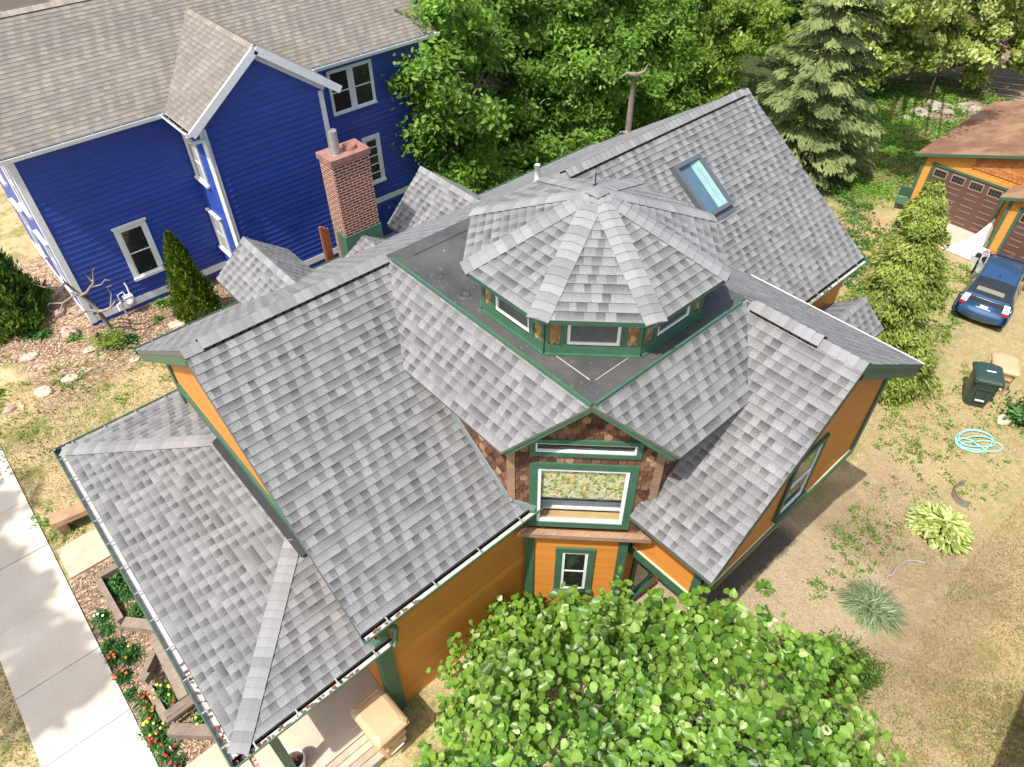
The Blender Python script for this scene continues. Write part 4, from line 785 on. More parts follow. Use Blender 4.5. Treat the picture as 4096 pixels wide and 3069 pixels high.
# ================================================================ CAR
def m_paint():
    g = NG('blue_car_paint'); return g.out((.030, .085, .19, 1), .25, metal=.35, Coat_Weight=.8, Coat_Roughness=.04)
M['paint'] = m_paint(); M['lampclear'] = plain('lamp_clear', (.75, .74, .74), .15, .05, spec=.8); M['lampred'] = plain('lamp_red', (.35, .015, .03), .2, .05); M['seat'] = plain('seat_cloth', (.17, .175, .13), .9, .1); M['tyre'] = plain('tyre', (.015, .015, .015), .85, .2); M['plate'] = plain('plate', (.8, .8, .8), .4, .1)
def build_car():
    t = thing('parked_car', 'blue hatchback car parked on the dirt drive by the garage', 'car', (25.05, 3.75, -3.22), math.atan2(.30, 1.71))
    # centre-line profile from rear underside over the roof to the nose: (s, z, half width)
    P = [(.10, .22, .62), (.00, .34, .74), (-.02, .50, .80), (.00, .60, .82), (.08, .66, .80), (.13, .80, .77), (.18, .95, .75), (.22, 1.05, .72), (.30, 1.09, .70), (.62, 1.22, .665), (1.05, 1.385, .62), (1.35, 1.45, .60), (1.9, 1.49, .60), (2.45, 1.45, .60), (2.8, 1.36, .62), (3.25, 1.15, .68), (3.62, .98, .74), (4.0, .88, .76), (4.30, .74, .74), (4.42, .56, .70), (4.42, .34, .66), (4.30, .22, .60)]
    rows = []
    for (s, z, w) in P:
        row = []
        for j in range(9):
            f = -1+2*j/8; dz = -.035*(abs(f)**3)*(1 if z > .5 else 0); ds = (.09*abs(f)**2.5) if s < .35 else (-.16*abs(f)**2.5 if s > 3.9 else 0); row.append(V(s+ds, f*w, z+dz))
        rows.append(row)
    mb = MB(); mb.grid(rows, 0, False, True)
    for sgn in (0, 8):                                                          # flanks
        low = []; sill = []
        for i, (s, z, w) in enumerate(P):
            e = rows[i][sgn]; bw = .865 if .25 < s < 4.2 else .84; sg = -1 if sgn == 0 else 1
            zb = min(z-.02, .93); low.append(V(e.x, sg*(min(bw, w+.14) if z > .93 else max(w, min(bw, w+.05))), zb if z > .93 else e.z)); sill.append(V(e.x, sg*(bw-.03), min(.24, z)))
        up_ = [rows[i][sgn] for i in range(len(P))]
        midl = [V(l.x, l.y*1.0+(.02 if l.y > 0 else -.02), min(l.z, .62)) for l in low]
        A = [up_, low, midl, sill]
        if sgn == 0: A = A[::-1]
        mb.grid(A, 0, False, True)
    mb.poly([V(.1, -.8, .22), V(4.3, -.8, .22), V(4.3, .8, .22), V(.1, .8, .22)], 1)
    mb.build('body', [M['paint'], M['black']], t)
    def onrow(i0, i1, f, j):   # point on the skin
        a, b = rows[i0][0], rows[i1][0]; return None
    def strip(name, ia, ib, ja, jb, mat, off=.012, inset=0.0, par=t):
        def pt(i, j):
            i0 = int(i); fi = i-i0; j0 = min(int(j), 7); fj = j-j0; i1 = min(i0+1, len(rows)-1)
            p = rows[i0][j0].lerp(rows[i0][j0+1], fj).lerp(rows[i1][j0].lerp(rows[i1][j0+1], fj), fi)
            n = (rows[i1][4]-rows[i0][4]).cross(V(0, 1, 0)); n.normalize()
            if n.dot(p-V(2.2, 0, .5)) < 0: n = -n
            return p+n*off
        mb = MB(); mb.grid([[pt(i, j) for j in np.linspace(ja, jb, 9)] for i in np.linspace(ia, ib, 6)], 0); return mb.build(name, [M[mat]], par)
    strip('rear_window', 8.1, 10.1, .35, 7.65, 'glass'); strip('rear_glass', 5.75, 6.9, .9, 7.1, 'black', .014); strip('windshield', 14.0, 16.0, .4, 7.6, 'glass')
    strip('spoiler', 7.0, 7.9, .3, 7.7, 'paint', .03)
    strip('seat_back', 8.55, 9.05, 1.7, 6.8, 'seat', .016)
    for j in (.0, 6.95):
        l = strip('tail_light', 4.6, 7.0, j, j+1.05, 'lampclear', .022); strip('red_lens', 4.3, 5.0, j, j+1.05, 'lampred', .024, par=l)
    strip('license_plate', 4.75, 5.35, 3.35, 4.65, 'plate', .026); strip('plate_trim', 4.55, 4.7, 2.8, 5.2, 'lampclear', .028)
    for sg in (-1, 1):
        mb = MB(); pts = [(.75, .98), (1.25, 1.33), (2.6, 1.36), (3.15, 1.04), (3.0, .98)]
        q = [V(s, sg*(.815-(z-.93)*.42), z) for s, z in pts]; mb.poly(q if sg < 0 else q[::-1], 0)
        for s in (1.35, 2.3): mb.bar((s, sg*.822, .98), (s+.02, sg*.66, 1.36), .05, .01, 1, upv=(0, sg, .4))
        mb.build('side_window', [M['glass'], M['paint']], t)
        mb = MB(); mb.obox((3.05, sg*.93, 1.0), (1, 0, 0), (0, 1, 0), (0, 0, 1), (.16, .2, .14), 0, taper=.8); mb.build('mirror', [M['black']], t)
        for s in (.82, 3.52):
            mb = MB(); c = V(s, sg*.79, .30); mb.tube([c-V(0, .1, 0), c-V(0, .09, 0), c+V(0, .09, 0), c+V(0, .1, 0)], [.27, .31, .31, .27], 20); w = mb.build('wheel', [M['tyre']], t)
            mb = MB(); mb.tube([c+V(0, sg*.08, 0), c+V(0, sg*.105, 0)], [.2, .19], 16); mb.build('rim', [M['steel']], w)
    mb = MB(); mb.tube([(1.25, 0, 1.46), (1.20, 0, 1.53)], [.03, .008], 6); mb.build('antenna', [M['black']], t)
build_car()
# ================================================================ BINS
def cart(name, label, loc, rz, matn, group, lw=.62, ld=.80, h=1.08, lid_open=False, barcode=False, cat='wheeled bin'):
    t = thing(name, label, cat, loc, rz, group)
    mb = MB(); rows = []
    for f, z in ((.0, .0), (.05, .02), (.9, h*.86), (1, h*.86)):
        w, d = lw*(.40+.08*min(1, z/(h*.86))), ld*(.36+.12*min(1, z/(h*.86)))
        rows.append([V(math.copysign(abs(math.cos(a))**.45, math.cos(a))*w, math.copysign(abs(math.sin(a))**.45, math.sin(a))*d, z) for a in [2*math.pi*(k+.5)/20 for k in range(20)]])
    mb.grid(rows, 0, True, False); mb.box((-lw*.5, -ld*.5, h*.84), (lw*.5, ld*.5, h*.875), 0)
    for x in (-.14, .14): mb.box((x-.05, -ld*.47, h*.35), (x+.05, -ld*.43, h*.5), 0)
    mb.bar((-.22, -ld*.46, h*.66), (.22, -ld*.46, h*.66), .05, .06, 0); mb.build('body', [M[matn]], t)
    mb = MB(); L = []
    for z, s in ((0, 1.03), (.05, 1.02), (.09, .90), (.12, .72), (.125, .0)):
        L.append([V(max(-1, min(1, 1.35*math.cos(a)))*lw*.5*s, max(-1, min(1, 1.35*math.sin(a)))*ld*.5*s, h*.875+z) for a in [2*math.pi*(k+.5)/24 for k in range(24)]])
    mb.grid(L, 0, True, False); mb.bar((-.2, ld*.53, h*.9), (.2, ld*.53, h*.9), .04, .04, 0); mb.build('lid', [M[matn]], t)
    for x in (-.24, .24): mb = MB(); mb.tube([(x-.04, ld*.42, .12), (x+.04, ld*.42, .12)], .12, 14); mb.build('wheel', [M['black']], t)
    mb = MB(); mb.box((-.13, -ld*.475, h*.27), (.13, -ld*.45, h*.31)); (mb.box((-.10, -.02, h*.875+.124), (.16, .03, h*.875+.132)) if matn == 'green_plastic' else None); mb.build('sticker', [M['white_plastic']], t)
    return t
cart('trash_cart', 'tan wheeled bin beside the porch step, lid half in shade', (1.34, 4.90, .06), R(2), 'tan_plastic', None)
cart('trash_cart', 'dark green wheeled bin standing in the yard beside a tan bin', (21.25, 2.15, gz(21.2)), R(-62), 'green_plastic', None, lw=.80, ld=.92, h=1.25)
cart('trash_cart', 'tan wheeled bin tucked behind the dark green bin', (22.3, 2.0, gz(22)), R(-66), 'tan_plastic', None, lw=.76, ld=.90, h=1.1)
cart('trash_cart', 'tan wheeled bin cut off at the right edge below the car', (23.75, 1.0, gz(23)), R(-60), 'tan_plastic', None)
# storage box, tarp, chair
t = thing('storage_box', 'grey plastic storage box with its lid askew beside the white tarp', 'box', (29.3, 5.35, -3.3))
mb = MB(); mb.obox((0, 0, .2), (1, 0, 0), (0, 1, 0), (0, 0, 1), (.62, .5, .42), taper=1.12); mb.build('body', [M['grey_plastic']], t)
mb = MB(); mb.obox((.02, .02, .47), (1, .05, 0), (0, 1, .1), (0, 0, 1), (.6, .52, .08), taper=.92); mb.build('lid', [M['grey_plastic']], t)
mb = MB(); T0 = []
for i in range(9):
    f = i/8; row = []
    for j in range(9):
        s = j/8; x = 29.2+1.6*f; y = 5.55+.15*f+(1-f)*1.0*s+.3*s; ht = 1.15*f**1.3*math.sin(math.pi*(.12+.8*s))+.05*math.sin(9*s+5*f)*f; row.append(V(x, y, -3.28+max(.015, ht)))
    T0.append(row)
mb.grid(T0, 0); single(mb, 'tarp', [M['tarp']], (30, 6, -3.3), 'white tarp heaped against the orange garage corner', 'tarp')
t = thing('patio_chair', 'dark green folding chair beside the garage corner', 'chair', (30.9, 9.45, -3.3), R(200))
mb = MB(); mb.obox((0, 0, .42), (1, 0, 0), (0, 1, 0), (0, 0, 1), (.5, .48, .04)); mb.build('seat', [M['green']], t)
mb = MB(); mb.obox((-.24, 0, .72), (.25, 0, 1), (0, 1, 0), (1, 0, -.25), (.5, .48, .04)); mb.build('backrest', [M['green']], t)
for x in (-.2, .2):
    for y in (-.2, .2): mb = MB(); mb.tube([(x, y, 0), (x, y, .42)], .018, 6); mb.build('leg', [M['green']], t)
# ================================================================ GARDEN OBJECTS
mb = MB(); pts = []
hx, hy = 19.3, 1.32
for i in range(241):
    a = i/240*2*math.pi*4.6; k = i/240; r = .47+.12*math.sin(a*.37+1)+.12*math.sin(a*1.31)+.07*math.sin(2.3*a)
    ex = (1.0+.15*math.sin(k*9), .60+.12*math.cos(k*7)); cc, ss = math.cos(-.75), math.sin(-.75); px, py = r*ex[0]*math.cos(a)+.12*math.sin(k*11), r*ex[1]*math.sin(a)+.1*math.cos(k*8)
    x, y = hx+px*cc-py*ss, hy+px*ss+py*cc; pts.append((x, y, gz(x)+.03+.012*int(a/6.28)))
mb.tube(pts, .021, 6); single(mb, 'garden_hose', [M['hose']], (hx, hy, gz(hx)), 'mint green garden hose coiled on the bare yard', 'hose')
mb = MB(); mb.tube([(12.55, .82, gz(12.5)+.05), (12.68, .74, gz(12.68)+.16), (13.1, .78, gz(13.1)+.05), (13.6, .72, gz(13.6)+.04), (13.84, .58, gz(13.84)+.03), (13.95, .40, gz(13.9)+.03)], .02, 6); single(mb, 'pipe', [M['greyhose']], (13.1, .75, gz(13)), 'thin grey hose looping out of the strappy green clump', 'hose')
mb = MB()
c0 = V(17.15, .62, gz(17.1)); row0, row1 = [], []
rows = []
for j in range(8):
    z = .28*j/7; b = .018*math.sin(j*2.2); rows.append([c0+V((.42+b)*math.cos(a), (.34+b)*math.sin(a), z) for a in np.linspace(R(40), R(215), 18)])
mb.grid(rows, 0); single(mb, 'garden_edging', [M['steel']], tuple(c0), 'curved corrugated steel garden edging behind the pale hosta', 'garden edging')
def rock(loc, s, mat, label, flat=.5, seed=0, name='rock', group=None, cat='rock'):
    rg = random.Random(seed); mb = MB(); rows = []; ph = [rg.random()*6 for _ in range(4)]
    for i in range(7):
        th = math.pi*i/6; rows.append([V(math.sin(th)*math.cos(a)*s*(1+.18*math.sin(2*a+ph[0])+.12*math.sin(3*a+ph[1])), math.sin(th)*math.sin(a)*s*.75*(1+.15*math.sin(2*a+ph[2])), math.cos(th)*s*flat*(.8+.3*math.sin(a*1.5+ph[3]))) for a in [2*math.pi*k/12 for k in range(12)]])
    mb.grid([[p+V(rg.uniform(-1, 1), rg.uniform(-1, 1), rg.uniform(-1, 1))*s*.07 for p in r_] for r_ in rows], 0, True, False)
    o = mb.build(name, [M[mat]], None, None, (loc[0], loc[1], loc[2]+s*flat*.35)); o.rotation_euler = (0, 0, rg.random()*6); return tag(o, label, cat, group)
rock((.88, 20.0, 0), .27, 'pinkrock', 'round pink boulder on the mulch near the blue house corner', .75, 1)
rock((-.30, 19.72, 0), .24, 'rock', 'white wedge-shaped stone on the mulch edge left of the ferns', .4, 2)
rock((1.10, 18.95, 0), .22, 'rock', 'flat upright pale stone beside the fern clump', .35, 3)
rock((.27, 18.08, 0), .20, 'rock', 'short pale stone with a dry stick lying beside it on the lawn', .4, 4)
rock((-.43, 18.02, 0), .24, 'rock', 'long flat stone on the lawn edge, nearest the shrubby left edge', .35, 5)
rock((1.82, 17.66, 0), .15, 'rock', 'small pale stone below the fern clump', .5, 6)
rock((-1.28, 17.93, 0), .13, 'pinkrock', 'small brownish stone at the left picture edge', .6, 7)
rock((-1.0, 17.88, 0), .09, 'rock', 'tiny white stone at the left picture edge', .6, 8)
rock((3.3, 18.4, 0), .22, 'rock', 'flat stepping stone on mulch under the house eave', .25, 9)
rock((21.0, 1.13, gz(21)), .26, 'rock', 'pale tree stump slice in front of the leafy shrub by the bins', .55, 10, 'stump', cat='stump')
rock((.95, 21.2, 0), .2, 'pinkrock', 'grey boulder in shade of the big arborvitae at the left edge', .7, 11)
for k, (x, y, s, lb) in enumerate(((41.0, 13.4, .8, 'long grey slab of the rough stone edging behind the garage'), (42.4, 12.9, .9, 'broad pale slab in the middle of the stone edging behind the garage'), (43.6, 12.0, .8, 'pale slab at the far end of the stone edging by the garage roof'), (40.0, 13.6, .6, 'small dark slab at the near end of the stone edging'))): rock((x, y, -3.45), s, 'slab', lb, .3, 20+k, 'stone_slab', cat='stone')
mb = MB(); mb.tube([(.1, 17.75, .04), (.5, 17.95, .06), (.95, 18.05, .04), (1.25, 17.9, .03)], [.018, .014, .01, .005], 5); mb.tube([(.5, 17.95, .06), (.62, 17.7, .03)], [.01, .004], 5); single(mb, 'fallen_branch', [M['deadbark']], (.6, 17.9, 0), 'bare fallen branch on the lawn beside the pale stone', 'branch')
mb = MB(); mb.tube([(1.41, 19.1, 0), (1.41, 19.1, .2)], .02, 6); mb.lathe((1.41, 19.1, .2), [(.09, 0), (.09, .05), (.05, .09), (0, .1)], 12); single(mb, 'garden_light', [M['black']], (1.41, 19.1, 0), 'small black path light beside the dead bonsai-like tree', 'lamp')
# timbers
def timber(p, q, w, h, label, mat='greywood'):
    mb = MB(); mb.bar(p, q, w, h); c = tuple((Vector(p)+Vector(q))/2); o = single(mb, 'timber', [M[mat]], c, label, 'timber', 'planter timbers in the front bed'); return o
timber((-1.27, 11.40, .1), (-.7, 11.38, .1), .14, .2, 'short grey timber at the lawn end of the front bed, beside the entry slab')
timber((-1.29, 11.32, .1), (-1.27, 10.14, .1), .12, .2, 'pale flaking timber along the sidewalk side of the upper bed')
timber((-1.25, 10.05, .1), (-.55, 9.25, .1), .20, .2, 'broad grey timber slanting under the gutter in mid bed')
timber((-.92, 9.25, .28), (-.98, 7.78, .28), .17, .14, 'long raised timber running beside the porch gutter')
timber((-1.03, 9.0, .2), (-1.38, 8.68, .2), .10, .2, 'short dark timber at a corner of the lower bed')
timber((-1.40, 8.55, .06), (-1.38, 7.72, .06), .13, .12, 'weathered pale timber on the sidewalk side of the lower bed')
timber((-1.36, 7.72, .22), (-.62, 7.72, .22), .14, .16, 'grey timber crossing the lower bed under the gutter corner')
timber((-1.38, 7.58, .30), (-.7, 7.60, .30), .07, .07, 'thin dark rail lying across the lower bed with a round end')
timber((-1.40, 7.50, .12), (-.82, 6.95, .12), .20, .2, 'grey double timber closing the lower bed beside the front path')
timber((-1.38, 8.62, .35), (-1.30, 8.5, .35), .15, .18, 'charred dark block standing at the bed corner', 'deadbark')
t = thing('log_bench', 'rustic bench with a split-log seat beside the porch gutter', 'bench', (-1.1, 13.15, 0))
mb = MB(); mb.obox((0, 0, .40), (1, -.15, 0), (.15, 1, 0), (0, 0, 1), (.95, .34, .13), taper=.92); mb.build('seat', [wood('bench_wood', (.42, .27, .17), (.28, .17, .10))], t)
for x in (-.3, .3): mb = MB(); mb.box((x-.09, -.12, 0), (x+.09, .12, .34)); mb.build('leg', [M['wornwood']], t)
# pot
t = thing('flower_pot', 'white round pot with pink flowers beside the porch post', 'flower pot', (-.02, 5.42, .3))
mb = MB(); mb.lathe((0, 0, 0), [(0, .0), (.11, .0), (.15, .30), (.17, .33), (.17, .36), (.145, .36), (.14, .30)], 24); mb.build('pot', [M['white_plastic']], t)
mb = MB(); mb.lathe((0, 0, .30), [(.142, 0), (0, .02)], 16); mb.build('soil', [plain('pot_soil', (.10, .06, .04), .95, .4, 30)], t)
PETALS = {c: plain('petal_'+c, v, .6, .1) for c, v in dict(red=(.42, .02, .02), yellow=(.6, .5, .06), orange=(.65, .12, .03), pink=(.7, .04, .30), white=(.8, .8, .7)).items()}
M['plantleaf'] = leafmat('bedding_leaf', [(.022, .075, .012), (.05, .15, .03), (.09, .22, .05)], .3)
M['limeleaf'] = leafmat('weed_leaf', [(.06, .14, .015), (.12, .24, .03), (.20, .34, .05)], .3)
M['hostaleaf'] = leafmat('hosta_leaf', [(.19, .27, .05), (.36, .43, .12), (.60, .62, .30)], .25)
M['bladeleaf'] = leafmat('strappy_leaf', [(.09, .14, .06), (.16, .22, .105), (.26, .34, .19)], .2)
M['fernleaf'] = leafmat('fern_leaf', [(.06, .14, .02), (.16, .25, .03), (.32, .36, .06)], .35)
def tuft(n, r, h, ls, lw, flat=.5):
    C = RNG.normal(size=(n, 3))*np.array([r*.5, r*.5, 0]); C[:, 2] = RNG.random(n)*h*(1-np.clip(np.linalg.norm(C[:, :2], axis=1)/r, 0, .9)); out = unit(np.c_[C[:, :2], np.full(n, flat)*r])
    a = unit(np.c_[C[:, :2]+RNG.normal(size=(n, 2))*r*.3, RNG.normal(size=n)*r*.4]); nn = unit(np.c_[RNG.normal(size=(n, 2))*.5, np.ones(n)]); b = unit(np.cross(nn, a)); s = (.7+.6*RNG.random((n, 1))); return C, a*ls*s, b*lw*s
def bedplant(loc, r, h, label, flower=None, nf=0, mat='plantleaf', name='flowering_plant', cat='plant', group='bedding plants in the front bed', n=None, ls=.035, lw=.02):
    C, A, B = tuft(n or int(2600*r), r, h, ls, lw); C = C+np.array([0, 0, .02]); t = thing(name, label, cat, loc, 0, group)
    quadcloud('foliage', C, A, B, RNG.random(len(C)), [M[mat]], t)
    if flower:
        for k in range(nf):
            mb = MB(); a = random.random()*6.3; q = r*math.sqrt(random.random())*.95; c = V(q*math.cos(a), q*math.sin(a), h*(1.15-.5*q/r)+.02)
            mb.lathe(c, [(.0, .012), (.018, .014), (.030, .004), (.012, -.008)], 7); mb.build('flower', [PETALS[flower]], t)
    return t
BED = [((-.98, 11.05), .30, .35, 'big dark leafy plant at the top of the front bed behind the short timber', None, 0), ((-.98, 10.72), .16, .2, 'small leafy plant by the gutter in the upper bed', None, 0), ((-.95, 10.1), .27, .3, 'dark leafy mound just above the broad slanting timber', None, 0),
       ((-1.55, 10.54), .14, .15, 'lone leafy plant with pale blooms in open mulch', 'white', 3), ((-1.55, 10.22), .11, .12, 'small green plant beside the sidewalk next to a white tag', None, 0), ((-1.66, 9.88), .12, .13, 'green plant spilling on the sidewalk edge, uppermost of the edge row', None, 0), ((-1.53, 9.68), .14, .18, 'upright green plant second in the sidewalk edge row', None, 0),
       ((-1.40, 9.40), .16, .16, 'green plant with a yellow bloom set back in the mulch', 'yellow', 2), ((-1.68, 9.54), .12, .14, 'orange flowering plant leaning on the sidewalk', 'orange', 5), ((-1.68, 9.08), .13, .16, 'orange-red flowering plant beside the sidewalk joint', 'orange', 6), ((-1.70, 8.67), .10, .1, 'small lime plant at the sidewalk edge in mid bed', None, 0),
       ((-1.52, 8.38), .14, .14, 'sparse red flowering plant beside the pale timber', 'red', 6), ((-1.55, 8.08), .15, .15, 'coral flowering plant near the lower bed', 'orange', 8), ((-1.60, 7.80), .20, .18, 'yellow and green flowering mound at the sidewalk edge', 'yellow', 9), ((-1.62, 7.55), .16, .15, 'red flowering plant just below the yellow mound', 'red', 6),
       ((-1.60, 7.25), .15, .15, 'red flowering plant by the white plant tag', 'red', 5), ((-1.56, 6.93), .14, .14, 'red flowering plant nearest the front path', 'red', 6), ((-1.22, 8.25), .22, .25, 'feathery plant with yellow flowers inside the lower bed', 'yellow', 9), ((-1.12, 8.0), .15, .2, 'feathery plant with red blooms inside the lower bed', 'red', 3), ((-.90, 7.3), .22, .22, 'feathery plant with two yellow blooms in the corner bed', 'yellow', 3), ((-.80, 9.0), .10, .2, 'red flower peeping out by the long raised timber', 'red', 3)]
for (xy, r, h, lb, f, nf) in BED: bedplant((xy[0], xy[1], 0), r, h, lb, f, nf)
t_ = bedplant((-.02, 5.42, .62), .06, .1, 'few pink petunias growing in the white pot', 'pink', 3, name='petunia', group=None, n=40, ls=.02, lw=.012)
mb = MB(); mb.box((-1.52, 7.18, .05), (-1.50, 7.22, .2)); single(mb, 'plant_tag', [M['white_plastic']], (-1.51, 7.2, 0), 'white plant tag stuck in the mulch', 'tag')
# hosta, strappy clump, fern
def rosette(loc, n, r, h, ln, wd, matn, name, label, cat='plant', shape='long', rise=.8):
    th = RNG.random(n)*2*np.pi; q = np.sqrt(RNG.random(n))*r; el = rise*(1-q/r)+.15; d = np.c_[np.cos(th), np.sin(th), el-.25]; d = unit(d)
    C = np.c_[np.cos(th)*q, np.sin(th)*q, h*(1-(q/r)**2)+.03]; nn = unit(np.c_[-np.cos(th)*el*.6, -np.sin(th)*el*.6, np.ones(n)]+RNG.normal(size=(n, 3))*.25); b = unit(np.cross(nn, d)); d = unit(d+RNG.normal(size=(n, 3))*.28); b = unit(np.cross(nn, d)); s = .6+.7*RNG.random((n, 1))
    o = quadcloud(name, C, d*ln*s, b*wd*s, RNG.random(n), [M[matn]], None, shape, None, loc); return tag(o, label, cat)
rosette((15.5, .62, gz(15.5)), 560, .76, .5, .155, .062, 'hostaleaf', 'hosta', 'large pale yellow-green hosta clump on the bare yard')
mb = MB()
for k in range(430):
    aa = random.random()*6.283; rr_ = .30*math.sqrt(random.random()); p0 = V(rr_*math.cos(aa), rr_*math.sin(aa), .02); az = aa+random.gauss(0, 1.0); L = random.uniform(.38, .72); d = V(math.cos(az), math.sin(az), 0); sd = V(-d.y, d.x, random.uniform(-.5, .5)).normalized(); w = random.uniform(.008, .015); hh = random.uniform(.55, .95); c_ = random.random(); ox = sd*random.gauss(0, .05)
    P = [p0+d*(L*f)*(.25+.75*f**.6)+ox*f*f+V(0, 0, L*hh*(f*1.55-1.45*f*f)) for f in (0, .25, .5, .75, 1.)]
    for i in range(4): w0, w1 = w*(1-.15*i), w*(1-.15*(i+1)) if i < 3 else .001; mb.poly([P[i]-sd*w0, P[i+1]-sd*w1, P[i+1]+sd*w1, P[i]+sd*w0], 0, r=c_)
tag(mb.build('daylily_clump', [M['bladeleaf']], None, None, (11.25, .62, gz(11.25))), 'bluish green clump of strappy leaves on bare earth', 'plant')
rosette((9.63, 2.48, gz(9.63)), 42, .22, .12, .085, .035, 'limeleaf', 'weed', 'bright lime weed rosette alone on the gravel')
# fern
t = []
for k in range(26):
    a = k*2.4; L = .45+.25*random.random()
    for i in range(22): f = (i+1)/22; t.append((math.cos(a)*L*f, math.sin(a)*L*f, .35*math.sin(f*2.4)*(.6+.4*random.random()), a, .10*(1-f*.8)))
t = np.array(t); d = np.c_[-np.sin(t[:, 3]), np.cos(t[:, 3]), np.zeros(len(t))]; n_ = len(t)
C = np.r_[t[:, :3]+d*t[:, 4:5]*.5, t[:, :3]-d*t[:, 4:5]*.5]; A = np.r_[d*t[:, 4:5]*.5, -d*t[:, 4:5]*.5]; B = np.r_[np.c_[np.cos(t[:, 3]), np.sin(t[:, 3]), np.zeros(n_)]*.018]*1; B = np.r_[B, B]
tag(quadcloud('fern', C, A, B, RNG.random(len(C)), [M['fernleaf']], None, 'oval', None, (1.55, 18.75, 0)), 'yellowish fern clump at the foot of the bare little tree', 'fern')
for k, (x, y, r, h, lb) in enumerate(((.28, 20.42, .22, .25, 'green weed on the mulch nearest the big arborvitae'), (.9, 19.75, .2, .25, 'leafy weed beside the pink boulder'), (4.55, 18.05, .38, .5, 'broad-leaved plant at the foot of the cone shrub'), (3.0, 18.9, .14, .2, 'small weed on bare mulch before the gas meter'), (2.0, 18.6, .3, .2, 'low green plants right of the fern clump'), (-1.6, 18.8, .4, .5, 'tall leggy weed at the left picture edge'), (-1.4, 20.5, .3, .3, 'weed patch at the left edge below the arborvitae'), (3.4, 19.6, .25, .2, 'ferny tuft against the blue wall base'), (.0, 20.65, .18, .2, 'small weed left of the pink boulder'), (5.6, 17.4, .3, .5, 'yellow-green leaves beside the front gable'), (6.6, 16.6, .25, .8, 'leaves peeping over the eave near the planks'))):
    bedplant((x, y, gz(x)), r, h, lb, None, 0, 'limeleaf' if k % 2 else 'plantleaf', 'weed', 'weed', 'weeds on the mulch by the blue house', ls=.06, lw=.03, n=int(500*r))
# ================================================================ TREES
M['elm'] = leafmat('elm_leaf', [(.07, .15, .025), (.14, .265, .042), (.215, .37, .065), (.34, .49, .12)], .55)
M['elmlight'] = leafmat('light_leaf', [(.10, .18, .025), (.20, .31, .045), (.29, .41, .075), (.40, .50, .13)], .45)
M['spruce'] = leafmat('spruce_needles', [(.085, .125, .045), (.165, .215, .08), (.28, .325, .13)], .28, .7, .2)
M['cedar'] = leafmat('cedar_spray', [(.09, .14, .025), (.19, .255, .05), (.30, .36, .08), (.44, .45, .14)], .32, .7, .2)
M['linden'] = leafmat('linden_leaf', [(.10, .16, .03), (.22, .30, .06), (.38, .45, .13), (.58, .60, .27)], .42)
M['dark'] = leafmat('dark_leaf', [(.02, .05, .012), (.045, .10, .022), (.08, .16, .035)], .3)
M['thuja'] = leafmat('thuja_spray', [(.045, .085, .008), (.09, .15, .012), (.17, .24, .02)], .2, .7, .2)
M['arbor'] = leafmat('arborvitae_spray', [(.05, .10, .018), (.10, .185, .03), (.19, .29, .05)], .35, .7, .2)
M['redbud'] = leafmat('redbud_leaf', [(.05, .13, .018), (.11, .23, .026), (.175, .315, .04), (.25, .41, .075), (.52, .62, .30)], .33, .38, .45)
def limbs(mb, base, tips, r0, bend=.25, seg=5):
    for tp in tips:
        b, t = Vector(base), Vector(tp[:3]); pts = []; k = t-b
        for i in range(seg+1):
            f = i/seg; p = b.lerp(t, f)+V(math.sin(f*3.1+tp[0])*bend*k.length*.12, math.cos(f*2.7+tp[1])*bend*k.length*.12, bend*k.length*.12*math.sin(f*math.pi)); pts.append(p)
        mb.tube(pts, [r0*(1-.85*i/seg) for i in range(seg+1)], 7)
def tree(name, label, base, trunk_top, tr, ells, nclump, nleaf, ls, lw, mat, cat='tree', group=None, clr=.55, up=.55, bark='bark', shape='oval', shell=.55, droop=.1, limbr=.3, crown='crown'):
    """ells: list of (cx,cy,cz, rx,ry,rz) crown masses"""
    t = thing(name, label, cat, base, 0, group); base = Vector(base)
    mb = MB(); top = Vector(trunk_top); mid = base.lerp(top, .5)+V(.1, -.08, 0); mb.tube([base+V(0, 0, -.3), base+V(0, 0, .2), mid, top], [tr*1.35, tr*1.05, tr*.8, tr*.4], 10)
    tips = []
    for e in ells:
        for k in range(3): tips.append((e[0]+e[3]*random.uniform(-.6, .6), e[1]+e[4]*random.uniform(-.6, .6), e[2]+e[5]*random.uniform(-.3, .6)))
    limbs(mb, mid, tips[::2], tr*limbr*1.4); limbs(mb, top, tips[1::2], tr*limbr); mb.build('trunk', [M[bark]], t, base)
    vol = np.array([e[3]*e[4]*e[5] for e in ells])**.67; vol /= vol.sum(); Cs, Os = [], []
    for e, f in zip(ells, vol):
        k = max(3, int(nclump*f)); d = unit(RNG.normal(size=(k, 3))); rad = shell+(1-shell)*RNG.random((k, 1))**.6
        Cs.append(np.array(e[:3])+d*rad*np.array(e[3:])*(1+.12*RNG.normal(size=(k, 1)))); Os.append(d)
    CC = np.concatenate(Cs); OO = np.concatenate(Os); idx = RNG.integers(0, len(CC), nleaf); sz = clr*(.5+.8*RNG.random(len(CC)))
    off = RNG.normal(size=(nleaf, 3))*np.array([.55, .55, .38])*sz[idx][:, None]; C = CC[idx]+off
    a, b = leafdirs(nleaf, up, droop, OO[idx]); s = .65+.7*RNG.random((nleaf, 1)); cr = np.clip(RNG.random(len(CC))[idx]*.45+RNG.random(nleaf)*.55, 0, 1)
    quadcloud(crown, C, a*ls*s, b*lw*s, cr, [M[mat]], t, shape, tuple(base)); return t
